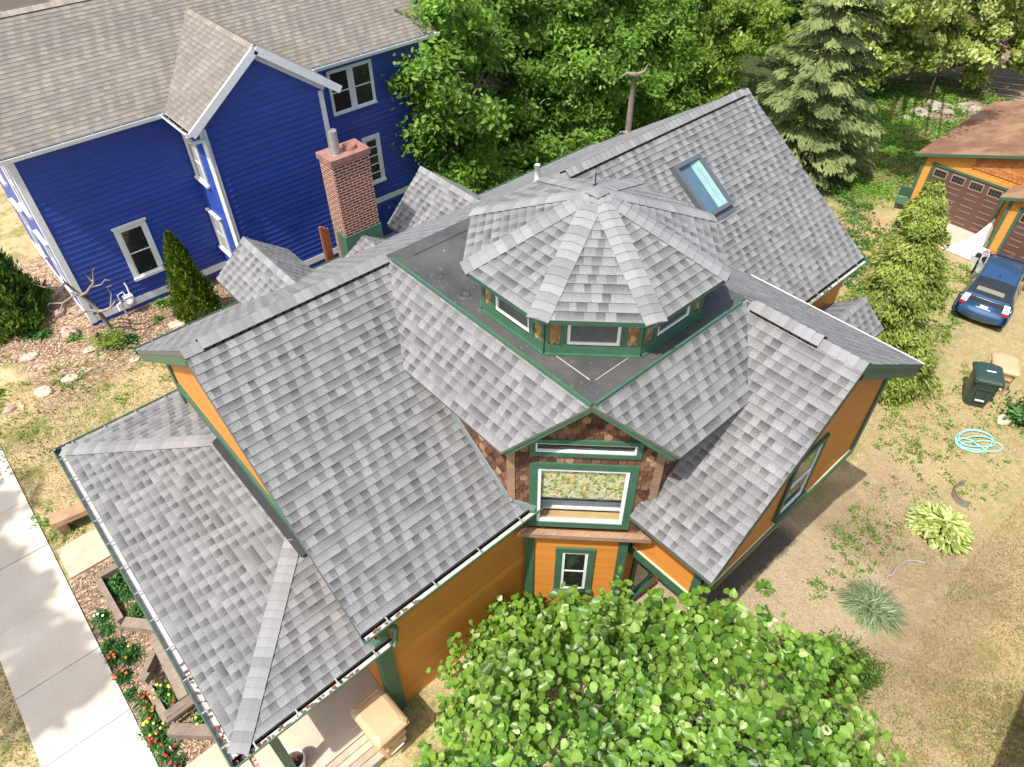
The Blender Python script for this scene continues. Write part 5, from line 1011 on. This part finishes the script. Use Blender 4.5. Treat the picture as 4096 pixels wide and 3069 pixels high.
# foreground redbud with big heart leaves
def redbud():
    base = V(3.2, 1.2, 0); t = thing('redbud_tree', 'foreground tree of large heart-shaped leaves below the house', 'tree', base)
    mb = MB(); fork = V(3.2, 1.2, 1.1); mb.tube([base+V(0, 0, -.2), base+V(.05, 0, .5), fork], [.13, .10, .085], 9)
    cx, cyy, rx, ry = 3.72, .95, 3.1, 3.1
    def dome(q): return 3.75-1.5*np.minimum(q, 1.2)**2.8
    ns = 330; th = RNG.random(ns)*2*np.pi; q = np.sqrt(RNG.random(ns))*(1+.06*np.sin(3*th+1)+.05*np.sin(5*th+2.2))*(1-.17*np.exp(-((th-.80)/.42)**2)); ex = RNG.random(ns) < .15
    sx = np.where(ex, 3.9+.5*RNG.normal(size=ns), cx+rx*q*np.cos(th)); sy_ = np.where(ex, 4.32+.3*RNG.normal(size=ns), cyy+ry*q*np.sin(th)); q = np.sqrt(((sx-cx)/rx)**2+((sy_-cyy)/ry)**2)
    sz = dome(q)+.22*np.sin(sx*2.1+1)+.2*np.sin(sy_*2.7)-.30-.5*RNG.random(ns)**2
    od = unit(np.c_[(sx-cx)/rx, (sy_-cyy)/ry, np.full(ns, .75)]); od = unit(od+RNG.normal(size=(ns, 3))*.38); Ls = .38+.5*RNG.random(ns)
    m = 28; idx = np.repeat(np.arange(ns), m); f = RNG.random(ns*m); C = np.c_[sx, sy_, sz][idx]+od[idx]*(Ls[idx]*(f-.35))[:, None]+RNG.normal(size=(ns*m, 3))*np.array([.15, .15, .10])*(1.15-f[:, None]*.6); C[:, 2] -= .10*f
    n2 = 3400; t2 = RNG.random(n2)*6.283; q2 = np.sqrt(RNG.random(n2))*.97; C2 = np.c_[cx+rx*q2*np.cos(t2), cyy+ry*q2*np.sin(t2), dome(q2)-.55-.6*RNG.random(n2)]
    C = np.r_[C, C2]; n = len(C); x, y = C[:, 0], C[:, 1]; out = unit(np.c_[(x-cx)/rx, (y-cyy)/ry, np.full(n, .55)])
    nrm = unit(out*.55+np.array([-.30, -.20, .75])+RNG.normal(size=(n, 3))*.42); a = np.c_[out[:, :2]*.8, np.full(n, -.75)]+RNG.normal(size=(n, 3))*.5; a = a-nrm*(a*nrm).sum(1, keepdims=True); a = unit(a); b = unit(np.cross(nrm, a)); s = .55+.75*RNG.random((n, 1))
    tone = np.r_[np.repeat(RNG.normal(size=ns)*.12, m), np.full(n2, -.26)]; rr = np.clip(.42+tone+.17*RNG.normal(size=n), 0, .84); pale = RNG.random(n) < .02; rr[pale] = 1  # inner fill leaves are darker: crown shade put into their colour
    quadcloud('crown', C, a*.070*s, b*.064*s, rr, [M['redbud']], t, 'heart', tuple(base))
    for k in range(ns):
        if k % 2: p = V(sx[k], sy_[k], sz[k]); d = V(*od[k]); mb.tube([p+d*Ls[k]*.7, p, p-d*.35+V(0, 0, -.25)], [.003, .006, .010], 4, caps=False)
    tips = [(3.6+2.7*f*math.cos(k), 1.05+2.8*f*math.sin(k), 3.1-1.2*f*f) for k, f in [(i*.83, .25+.7*random.random()) for i in range(26)]]
    limbs(mb, fork, tips, .04, .35, 6)
    mb.build('trunk', [M['bark']], t, base)
redbud()
# the big tree between the houses
tree('shade_tree', 'large bright green tree beside the blue house with a dark trunk', (21.6, 24.4, -3.1), (21.0, 23.6, 2.5), .32, [(19.6, 24.6, 1.6, 2.5, 2.3, 1.9), (18.2, 25.2, .1, 1.9, 1.9, 1.6), (21.6, 22.9, 1.9, 2.7, 2.4, 1.9), (21.4, 23.2, -.4, 2.5, 2.3, 1.5), (23.4, 21.4, 1.9, 2.7, 2.4, 1.8), (24.6, 20.4, .2, 2.1, 1.9, 1.4), (20.2, 24.0, 4.2, 3, 2.7, 1.9), (23.2, 22.5, 4.4, 3, 2.7, 1.8), (19.4, 23.9, -1.7, 1.6, 1.5, 1.1), (21.4, 22.4, -1.9, 1.9, 1.6, 1.0), (17.4, 25.2, 1.4, 1.4, 1.4, 1.1), (17.6, 24.2, -1.2, 1.2, 1.1, 1.0), (13.3, 18.9, 4.1, 1.0, .9, .9), (14.5, 19.3, 2.6, 1.4, 1.1, 1.2), (13.6, 18.7, 1.2, 1.1, .9, .9), (15.6, 20.6, 4.7, 1.5, 1.3, 1.2), (15.4, 20.2, .4, 1.6, 1.3, 1.2), (17, 22.5, 3.0, 2.0, 1.8, 1.5), (14.9, 20, 5.9, 1.1, 1.0, .8), (18.9, 22.7, .7, 1.6, 1.4, 1.2), (18.6, 22.6, -.9, 1.4, 1.2, .9), (20.3, 21.6, .4, 1.5, 1.3, 1.1)], 560, 122000, .10, .06, 'elm', clr=.58, limbr=.4)
tree('shade_tree', 'dense mid-green tree behind the snag, between big tree and spruce', (29.5, 24, -3.2), (29.3, 23.6, 2), .25, [(27.2, 21.0, 1.4, 2.2, 2.0, 2.0), (28.6, 22.4, 3.2, 2.8, 2.6, 2.2), (29.6, 23.6, .2, 2.6, 2.2, 2.0), (26.6, 23.5, 3.6, 2.6, 2.4, 2.0), (28.2, 20.4, -1.2, 1.5, 1.4, 1.2)], 170, 34000, .11, .065, 'elm', clr=.6)
tree('vine_tree', 'tree with hanging yellow-green leaves left of the spruce', (32.5, 21.2, -3.3), (32.4, 21, 2), .2, [(31.1, 21.2, .5, 1.8, 1.7, 1.7), (32.6, 19.8, 1.5, 1.9, 1.8, 1.8), (31.7, 20.5, -1.3, 1.5, 1.4, 1.2), (33.2, 21.6, 3, 2.2, 2, 1.8), (30.2, 20.8, -.6, 1.1, 1.1, 1.1)], 160, 30000, .11, .05, 'elmlight', clr=.42, droop=.8, up=.35)
tree('shrub', 'leafy shrub standing behind the far roof ridge, below the big tree', (19.0, 19.6, -3.0), (19, 19.6, -1.6), .08, [(18.2, 20.2, -1.3, 1.6, 1.3, 1.1), (19.8, 19.2, -1.0, 1.6, 1.3, 1.3), (21.8, 18.8, -1.4, 1.4, 1.2, 1.0), (16.2, 20.8, -1.4, 1.5, 1.2, 1.2)], 70, 9000, .11, .065, 'elm', cat='shrub', clr=.5)
tree('shrub', 'bushy green shrub between the chimney gable and blue house', (13.0, 17.6, -2.5), (13, 17.6, -1.2), .08, [(13.2, 17.8, -.7, 1.3, 1.3, 1.3), (14.6, 18.4, -.2, 1.3, 1.2, 1.4), (11.9, 18.3, -.6, .9, .9, 1)], 50, 7000, .09, .05, 'elm', cat='shrub', clr=.45)
tree('linden_tree', 'pale-leaved tree hanging over the back yard from the top right corner', (47, 16.5, -3.3), (46, 16, 4), .35, [(28.5, 11.5, 9.0, 2.2, 2.0, 1.1), (31, 12.8, 9.2, 2.2, 2.0, 1.1), (29.8, 9.4, 9.6, 1.8, 1.6, 1.0), (41.2, 16.9, -.8, 2.0, 1.8, 1.3), (43.1, 15.3, -.4, 2.2, 2.0, 1.5), (46.0, 12.7, -.7, 2.2, 2.0, 1.4), (44.6, 14.1, -1.7, 1.7, 1.5, 1.0), (40.4, 17.5, -1.7, 1.5, 1.4, 1.1), (39.2, 18.7, .6, 2.2, 2.0, 1.7), (46.6, 12.4, 1.4, 2.5, 2.2, 1.6), (42.4, 16.4, 1.4, 2.5, 2.2, 1.6), (37.6, 18.6, -1.0, 1.5, 1.4, 1.2), (48.5, 10.4, .2, 2.3, 2, 1.5), (48.5, 10.6, 2.0, 2.3, 2, 1.5), (39.6, 17.2, -2.4, 1.0, 1.0, .7)], 300, 76000, .12, .078, 'linden', clr=.52, droop=.35)  # first three high masses are unseen, added to shade the back yard
for (x, y, hgt, lb) in ((48, 22, 10, 'dark tree far back above the garage yard'), (42, 26, 11, 'dark background tree right of the spruce top'), (38, 30, 12, 'tall dark tree behind the spruce'), (28, 36, 12, 'tall tree in the backmost row, behind the big tree'), (18, 36, 10, 'dark tree at the far back above the blue roof end'), (36, 38, 13, 'dark far tree closing the view behind the vine tree'), (56, 16, 11, 'dark tree in the far right corner'), (48, 34, 13, 'farthest dark tree near the top edge'), (58, 26, 12, 'dark tree behind the pale-leaved tree')):
    tree('background_tree', lb, (x, y, -3.3), (x, y, hgt*.35), .28, [(x, y, hgt*.38, 3.6, 3.6, hgt*.34), (x+2, y-1.5, hgt*.15, 2.8, 2.8, 2.6), (x-2, y+1, hgt*.5, 2.8, 2.8, 2.8), (x-.8, y-2.6, .2, 2.6, 2.2, 2.2)], 120, 15000, .15, .10, 'dark' if (x+y) % 3 else 'elm', clr=.8, group='trees closing the back of the yards')
# snag
t = thing('snag_tree', 'bare broken tree trunk standing among leaves beside the spruce', 'dead tree', (21.4, 17.2, -3.1)); mb = MB(); mb.tube([(0, 0, -.2), (-.1, 0, 1.5), (.02, .05, 3.2), (-.05, 0, 4.9), (.02, .02, 5.9)], [.19, .16, .14, .11, .09], 9); mb.build('trunk', [M['deadbark']], t)
mb = MB(); mb.tube([(0, 0, 5.8), (.30, -.2, 5.95), (.4, -.25, 6.2)], [.09, .06, .03], 6); mb.tube([(0, 0, 5.85), (-.25, .2, 5.9), (-.4, .3, 5.8)], [.09, .06, .03], 6); mb.tube([(-.05, 0, 3.6), (-.4, .1, 3.7)], [.08, .05], 6); mb.build('branch_stub', [M['deadbark']], t)
# spruce
def conifer(name, label, base, H, rb, mat, nwh=17, per=9, spray=26, ls=.17, lw=.05, zstart=.4, sag=.35, lean=(0, 0), irr=.25):
    base = Vector(base); t = thing(name, label, 'tree', base); mb = MB(); topv = base+V(lean[0], lean[1], H); mb.tube([base+V(0, 0, -.2), base.lerp(topv, .5), topv], [.18, .11, .02], 8)
    C, A, B, rr = [], [], [], []
    for w in range(nwh):
        f = w/(nwh-1); z = zstart+(H-zstart-.15)*f; L0 = rb*(1-f)**.8+.12; ax = base.lerp(topv, z/H)
        for k in range(per):
            az = k*2*math.pi/per+w*.7+random.uniform(-.3, .3); L = L0*random.uniform(1-irr, 1+irr*.6); d = V(math.cos(az), math.sin(az), 0); sd = V(-d.y, d.x, 0); tone = random.random()
            mb.tube([ax, ax+d*L*.5+V(0, 0, -sag*L*.25), ax+d*L+V(0, 0, -sag*L*.45)], [.03*(1-f)+.008, .018, .006], 4, caps=False)
            m = int(spray*(.4+L/rb))
            for i in range(m):
                g = .18+.82*math.sqrt(random.random()); wd = (.42*L)*(1-g*.55)*random.uniform(-1, 1); p = ax+d*(L*g)+sd*wd+V(0, 0, -sag*L*.45*g*g-.10*abs(wd)-random.random()*.10)
                dr = (d*.8+sd*(1.1 if wd > 0 else -1.1)*random.random()+V(0, 0, -.35-.3*random.random())).normalized(); C.append(p); A.append(dr*ls*random.uniform(.7, 1.3)); nn = V(random.gauss(0, .35), random.gauss(0, .35), 1); bb = nn.cross(dr); bb.normalize(); B.append(bb*lw*random.uniform(.7, 1.4)); rr.append(min(1, max(0, .55*tone+.45*random.random()+.15*(g-.6))))
    mb.build('trunk', [M['bark']], t, base)
    quadcloud('crown', np.array(C), np.array(A), np.array(B), np.array(rr), [M[mat]], t, 'quad', tuple(base)); return t
conifer('spruce_tree', 'tall grey-green spruce with drooping tiers behind the far gable', (30.3, 14.3, -3.3), 11, 3.3, 'spruce', 15, 9, 190, .15, .050, sag=.3, irr=.4)
# cedar by the drive
def cedar():
    base = V(19.8, 4.9, gz(19.8)); t = thing('cedar_tree', 'loose yellow-green cedar leaning beside the house and blue car', 'tree', base); mb = MB(); tp = V(22.6, 6.1, 2.2); mb.tube([base+V(0, 0, -.2), base.lerp(tp, .45)+V(-.25, 0, .2), tp], [.16, .09, .015], 8)
    C, A, B, rr = [], [], [], []
    for k in range(230):
        f = random.random()**.95; ax = base.lerp(tp, f)+V(-.25*math.sin(f*3), 0, .2*math.sin(f*3)); L = (2.0*(1-f)**.75+.22)*random.uniform(.45, 1.1); az = random.random()*6.28; d = V(math.cos(az), math.sin(az), random.uniform(-.15, .35)).normalized(); sd = V(-d.y, d.x, 0); tone = random.random()
        mb.tube([ax, ax+d*L*.6, ax+d*L+V(0, 0, -.15*L)], [.018, .011, .004], 4, caps=False)
        for i in range(int(80+110*L)):
            g = .15+.85*math.sqrt(random.random()); p = ax+d*(L*g)+sd*random.gauss(0, .13*L+.05)+V(0, 0, random.gauss(0, .09)-.22*L*g*g); dr = (d*.7+V(random.gauss(0, .5), random.gauss(0, .5), -.5)).normalized(); C.append(p); A.append(dr*random.uniform(.05, .11)); nn = V(random.gauss(0, .5), random.gauss(0, .5), 1); bb = nn.cross(dr); bb.normalize(); B.append(bb*random.uniform(.015, .04)); rr.append(min(1, max(0, .55*tone+.45*random.random())))
    mb.build('trunk', [M['bark']], t, base); quadcloud('crown', np.array(C), np.array(A), np.array(B), np.array(rr), [M['cedar']], t, 'quad', tuple(base))
cedar()
def thuja(name, label, base, H, rb, mat, n, ls=.06, lw=.022, power=.7, mass=None):
    t = thing(name, label, 'shrub', base); f = RNG.random(n)**1.25; th = RNG.random(n)*2*np.pi; rad = rb*np.minimum(1, (f+.12)/.2)**.5*(1-f)**power+.02
    rad = rad*(1+.10*np.sin(5*th+f*9)+.08*np.sin(9*th-f*17)+.09*RNG.normal(size=n)); q = rad*(1-.35*RNG.random(n)**2); C = np.c_[np.cos(th)*q, np.sin(th)*q, f*H]
    out = np.c_[np.cos(th), np.sin(th), np.full(n, .25)]; a = unit(out*.5+np.array([0, 0, .9])+RNG.normal(size=(n, 3))*.35); b = unit(np.cross(a, out+RNG.normal(size=(n, 3))*.7)); s = .7+.6*RNG.random((n, 1))
    quadcloud('foliage', C, a*ls*s, b*lw*s, np.clip(.5*RNG.random(n)+.25+.25*np.sin(7*th+f*23), 0, 1), [M[mat]], t, 'quad'); mb = MB(); mb.tube([(0, 0, -.1), (0, 0, H*.8)], [.06, .01], 6); mb.build('trunk', [M['bark']], t); return t
thuja('cone_shrub', 'narrow cone-shaped lime green thuja against the blue wall', (4.02, 18.45, 0), 2.75, .62, 'thuja', 9000)
thuja('arborvitae', 'broad dark green arborvitae at the left picture edge', (-.35, 21.9, 0), 2.9, 1.25, 'arbor', 16000, .085, .035, .5)
# dead little tree
t = thing('dead_tree', 'bare twisted little dead tree on mulch in front of the blue corner', 'dead tree', (1.73, 19.0, 0)); mb = MB()
DR2 = V(.75, -.66, 0); P2 = lambda a, z, d=0: V(DR2.x*a+d*.66, DR2.y*a+d*.75, z)
br_ = [([(0, 0), (-.06, .5), (-.1, .9)], .075), ([(-.1, .9), (-.12, 1.2), (-.32, 1.55), (-.5, 1.95)], .05), ([(-.1, .9), (.15, 1.05), (.4, 1.15), (.55, 1.3)], .04), ([(-.1, .9), (-.4, .95), (-.62, .85)], .04), ([(-.3, 1.5), (.0, 1.7), (.2, 1.9), (.3, 2.25)], .035), ([(.1, 1.8), (.35, 1.8)], .02), ([(-.5, 1.95), (-.75, 1.75), (-1.1, 1.8)], .03), ([(-.5, 1.95), (-.45, 2.15)], .02), ([(-.32, 1.55), (-.6, 1.4), (-.85, 1.3), (-.95, 1.1)], .03), ([(-.85, 1.3), (-1.15, 1.35)], .018), ([(.4, 1.15), (.5, 1.5), (.45, 1.7)], .02), ([(.55, 1.3), (.75, 1.25)], .016), ([(.2, 1.9), (.05, 2.2)], .016), ([(-.62, .85), (-.8, 1.0)], .018), ([(-1.1, 1.8), (-1.3, 1.95)], .014), ([(-.75, 1.75), (-.85, 2.0), (-.8, 2.15)], .014), ([(-1.15, 1.35), (-1.3, 1.2)], .012), ([(-.95, 1.1), (-1.15, 1.0)], .012), ([(.3, 2.25), (.45, 2.4)], .012), ([(.35, 1.8), (.5, 1.95), (.7, 2.0)], .014), ([(.45, 1.7), (.6, 1.75)], .012)]
for pts, r in br_: mb.tube([P2(a, z, .12*math.sin(a*5+z*3)) for a, z in pts], [r*1.25*(1-.5*i/(len(pts)-1)) for i in range(len(pts))], 7)
mb.build('trunk', [M['deadbark']], t)
# dark shrub beside the redbud, leafy shrub by the bins
tree('shrub', 'dark small-leaved shrub at the edge of the foreground tree', (8.7, .45, gz(8.7)), (8.7, .45, gz(8.7)+.5), .04, [(8.75, .45, gz(8.7)+.45, .75, .72, .5), (8.35, .85, gz(8.4)+.4, .45, .45, .4), (9.25, .15, gz(9.2)+.4, .4, .4, .35)], 60, 7000, .032, .018, 'arbor', cat='shrub', clr=.22)
tree('shrub', 'bright leafy shrub at the right edge in front of the bins', (22.6, .2, gz(22.6)), (22.6, .2, gz(22)+.5), .05, [(22.4, .5, gz(22)+.35, 1.1, .8, .55), (23.6, -.3, gz(23)+.4, 1.2, 1, .6), (21.6, .9, gz(21)+.2, .5, .5, .3)], 60, 7000, .07, .045, 'plantleaf', cat='shrub', clr=.4)
# street tree off the left edge: its crown shades the sidewalk
tree('street_tree', 'street tree beyond the sidewalk at the left', (-14, 10.5, 0), (-13.8, 10.6, 16), .4, [(-13.4, 9.0, 19.6, 1.0, 1.1, .9), (-13.9, 10.9, 20.2, .9, 1.0, .8), (-13.5, 12.6, 19.5, .8, .9, .8), (-14.0, 14.0, 20, .7, .9, .8), (-13.2, 7.8, 19.8, .6, .7, .6)], 36, 2200, .20, .14, 'elm', clr=.5)
# wire fence behind the garage
t = thing('wire_fence', 'thin wire fence with leaning posts in the shady back yard', 'fence', (44, 14, -3.3))
FP = [(41.5, 18.0), (42.8, 16.2), (44.2, 14.4), (45.4, 12.2), (46.5, 10)]
for x, y in FP: mb = MB(); mb.tube([(x-44, y-14, 0), (x-44+.06, y-14, 1.3)], .035, 6); mb.build('post', [M['greywood']], t)
mb = MB()
for i in range(4):
    for z in (.3, .6, .9, 1.2): mb.tube([(FP[i][0]-44, FP[i][1]-14, z), (FP[i+1][0]-44, FP[i+1][1]-14, z)], .006, 4)
mb.build('wire', [M['steel']], t)
# ================================================================ GROUND COVER (stuff)
M['grassblade'] = leafmat('grass_blade', [(.30, .22, .10), (.40, .31, .16), (.26, .24, .07), (.11, .15, .03), (.16, .22, .05)], .2, .8, .1)
def nz(x, y, s, sd): return .5+.25*np.sin(x*s+sd)+.25*np.sin(y*s*1.13+sd*2.1+np.sin(x*s*.7)*1.3)+.15*np.sin((x+y)*s*2.3+sd*3)
def inside(x, y, pg):
    c = np.zeros(len(x), bool); n = len(pg)
    for i in range(n):
        (x0, y0), (x1, y1) = pg[i], pg[(i+1) % n]; c ^= ((y0 > y) != (y1 > y)) & (x < (x1-x0)*(y-y0)/(y1-y0+1e-12)+x0)
    return c
def scatter(pg, n, dens=None):
    P = np.array(pg); x = RNG.uniform(P[:, 0].min(), P[:, 0].max(), n*3); y = RNG.uniform(P[:, 1].min(), P[:, 1].max(), n*3); k = inside(x, y, pg)
    if dens is not None: k &= RNG.random(len(x)) < dens(x, y)
    return x[k][:n], y[k][:n]
def blades(name, x, y, h, w, rr, mat, lean=.7):
    n = len(x); th = RNG.random(n)*6.28; d = unit(np.c_[np.cos(th)*lean, np.sin(th)*lean, .35+.6*RNG.random(n)]); b = unit(np.cross(d, np.c_[RNG.normal(size=(n, 2)), np.ones(n)])); s = (.5+RNG.random((n, 1))); L = h*s; C = np.c_[x, y, gzv(x)]+d*L*.9
    return tag(quadcloud(name, C, d*L, b*w*s, rr, [M[mat]], None, 'quad'), kind='stuff')
x, y = scatter([(-1.8, 12.8), (3.5, 12.6), (4, 17.0), (1.0, 18.6), (-2.2, 19.2), (-1.8, 12.8)], 30000); g1 = nz(x, y, 1.7, 1); blades('grass', x, y, .028, .005, np.clip(.15+.7*(g1 > .62)+.3*RNG.normal(size=len(x)), 0, 1), 'grassblade')
x, y = scatter([(-4.6, 2), (-3.29, 2), (-3.27, 14), (-4.6, 14)], 9000); blades('grass', x, y, .035, .006, np.clip(.8+.2*RNG.normal(size=len(x)), 0, 1), 'grassblade')
x, y = scatter([(9, -4), (22, -4), (24, 2), (17, 4.6), (13, 1.5), (10.5, -.6)], 26000, lambda x, y: np.clip(nz(x, y, 1.1, 4)*1.6-.35, .05, 1)); g1 = nz(x, y, 1.3, 9); blades('grass', x, y, .024, .005, np.clip(.12+.75*(g1 > .75)+.28*RNG.normal(size=len(x)), 0, 1), 'grassblade')
x, y = scatter([(8, -4), (22, -4), (20, -.5), (14, -.3), (10.4, -.5)], 34000); g1 = nz(x, y, 1.5, 6); blades('grass', x, y, .03, .006, np.clip(.16+.62*(g1 > .70)+.22*RNG.normal(size=len(x)), 0, 1), 'grassblade')
x, y = scatter([(6.5, -3), (9, -4), (13, -3.4), (10, 0), (8, .2)], 14000); g1 = nz(x, y, 1.3, 3); blades('grass', x, y, .03, .006, np.clip(.4+.5*(g1 > .5)+.25*RNG.normal(size=len(x)), 0, 1), 'grassblade')
# clover-like ground weeds on the south yard and back yard
def weeds(pg, n, k, r, ls, mat, dens=None, name='ground_weeds'):
    cx, cy_ = scatter(pg, n, dens); idx = np.repeat(np.arange(len(cx)), k); rad = r*(.4+RNG.random(len(cx)))[idx]; C = np.c_[cx[idx]+RNG.normal(size=len(idx))*rad, cy_[idx]+RNG.normal(size=len(idx))*rad, np.zeros(len(idx))]; C[:, 2] = gzv(C[:, 0])+.02+.05*RNG.random(len(idx)); a, b = leafdirs(len(idx), .8); s = .6+.7*RNG.random((len(idx), 1))
    return tag(quadcloud(name, C, a*ls*s, b*ls*.6*s, np.clip(RNG.random(len(cx))[idx]*.5+.5*RNG.random(len(idx)), 0, 1), [M[mat]]), kind='stuff')
weeds([(11.5, 2.4), (16, 2.8), (20, 4.2), (23, 3), (20, -.5), (14, 1.2)], 330, 15, .085, .03, 'limeleaf', lambda x, y: np.clip(nz(x, y, 1.4, 2)*1.3-.25, 0.08, 1))
weeds([(10, 1.8), (14.5, 2.5), (14, .9), (11, 1.3)], 60, 16, .07, .026, 'limeleaf')
weeds([(24, 6), (29, 7.5), (30.8, 12), (36, 16), (30, 20), (20, 18), (17, 12)], 420, 40, .22, .06, 'plantleaf', None, 'undergrowth'); weeds([(30, 10), (38, 10.5), (41, 14), (36, 19), (30, 14)], 260, 40, .3, .07, 'elm', None, 'undergrowth')
weeds([(36, 9.8), (46, 9.8), (48, 14), (40, 18), (35, 14)], 200, 45, .3, .08, 'limeleaf', None, 'undergrowth'); weeds([(15, 18), (30, 17), (36, 22), (30, 34), (16, 32)], 900, 40, .4, .10, 'elm', None, 'undergrowth'); weeds([(24, 4), (29, 5.5), (29, 11), (24, 10)], 120, 30, .16, .05, 'limeleaf', None, 'undergrowth')
weeds([(-2.2, 15.5), (3.5, 16.5), (2.6, 18.6), (-1, 18.9), (-2.4, 20)], 110, 12, .13, .035, 'limeleaf'); weeds([(-1.8, 12.9), (-.5, 12.9), (-.6, 14), (-1.8, 14)], 40, 16, .08, .03, 'limeleaf')
# wood-chip mulch
def m_chip():
    g = NG('wood_chip'); return g.out(g.ramp(g.rnd(), [(0, (.14, .08, .055)), (.4, (.28, .185, .12)), (.75, (.43, .32, .22)), (1, (.62, .50, .38))]), .9, spec=.1)
M['chip'] = m_chip()
def chips(pg, n, ls, lw, z=.012):
    x, y = scatter(pg, n); n = len(x); th = RNG.random(n)*6.28; a = np.c_[np.cos(th), np.sin(th), RNG.normal(size=n)*.18]; b = np.c_[-np.sin(th), np.cos(th), RNG.normal(size=n)*.25]; s = .4+RNG.random((n, 1))
    return tag(quadcloud('mulch', np.c_[x, y, gzv(x)+z+.012*RNG.random(n)], a*ls*s, b*lw*s, RNG.random(n), [M['chip']], None, 'quad'), kind='stuff')
chips([(-1.78, 6.8), (-.5, 6.8), (-.5, 11.8), (-1.78, 11.8)], 5000, .035, .009); chips([(-1.5, 20.2), (1.3, 18.7), (5, 17.2), (7, 17.4), (5.5, 19.8), (1.5, 19.9), (-1, 23)], 9000, .045, .014)
def m_stone():
    g = NG('gravel_stone'); return g.out(g.ramp(g.rnd(), [(0, (.28, .21, .135)), (.5, (.40, .315, .205)), (1, (.52, .425, .29))]), .9, spec=.1)
M['gstone'] = m_stone()
x, y = scatter([(5.5, 1.2), (8.6, .9), (12.6, 1.6), (12.0, 1.9), (6, 3.0)], 9000, lambda x, y: np.clip(nz(x, y, 1.2, 5)*1.5, .15, 1)); n = len(x); th = RNG.random(n)*6.28; s = .4+RNG.random((n, 1)); a = np.c_[np.cos(th), np.sin(th), RNG.normal(size=n)*.3]; b = np.c_[-np.sin(th), np.cos(th), RNG.normal(size=n)*.3]
tag(quadcloud('gravel', np.c_[x, y, gzv(x)+.008+.012*RNG.random(n)], a*.014*s, b*.010*s, RNG.random(n), [M['gstone']], None, 'oval'), kind='stuff')
S.render.engine = 'CYCLES'
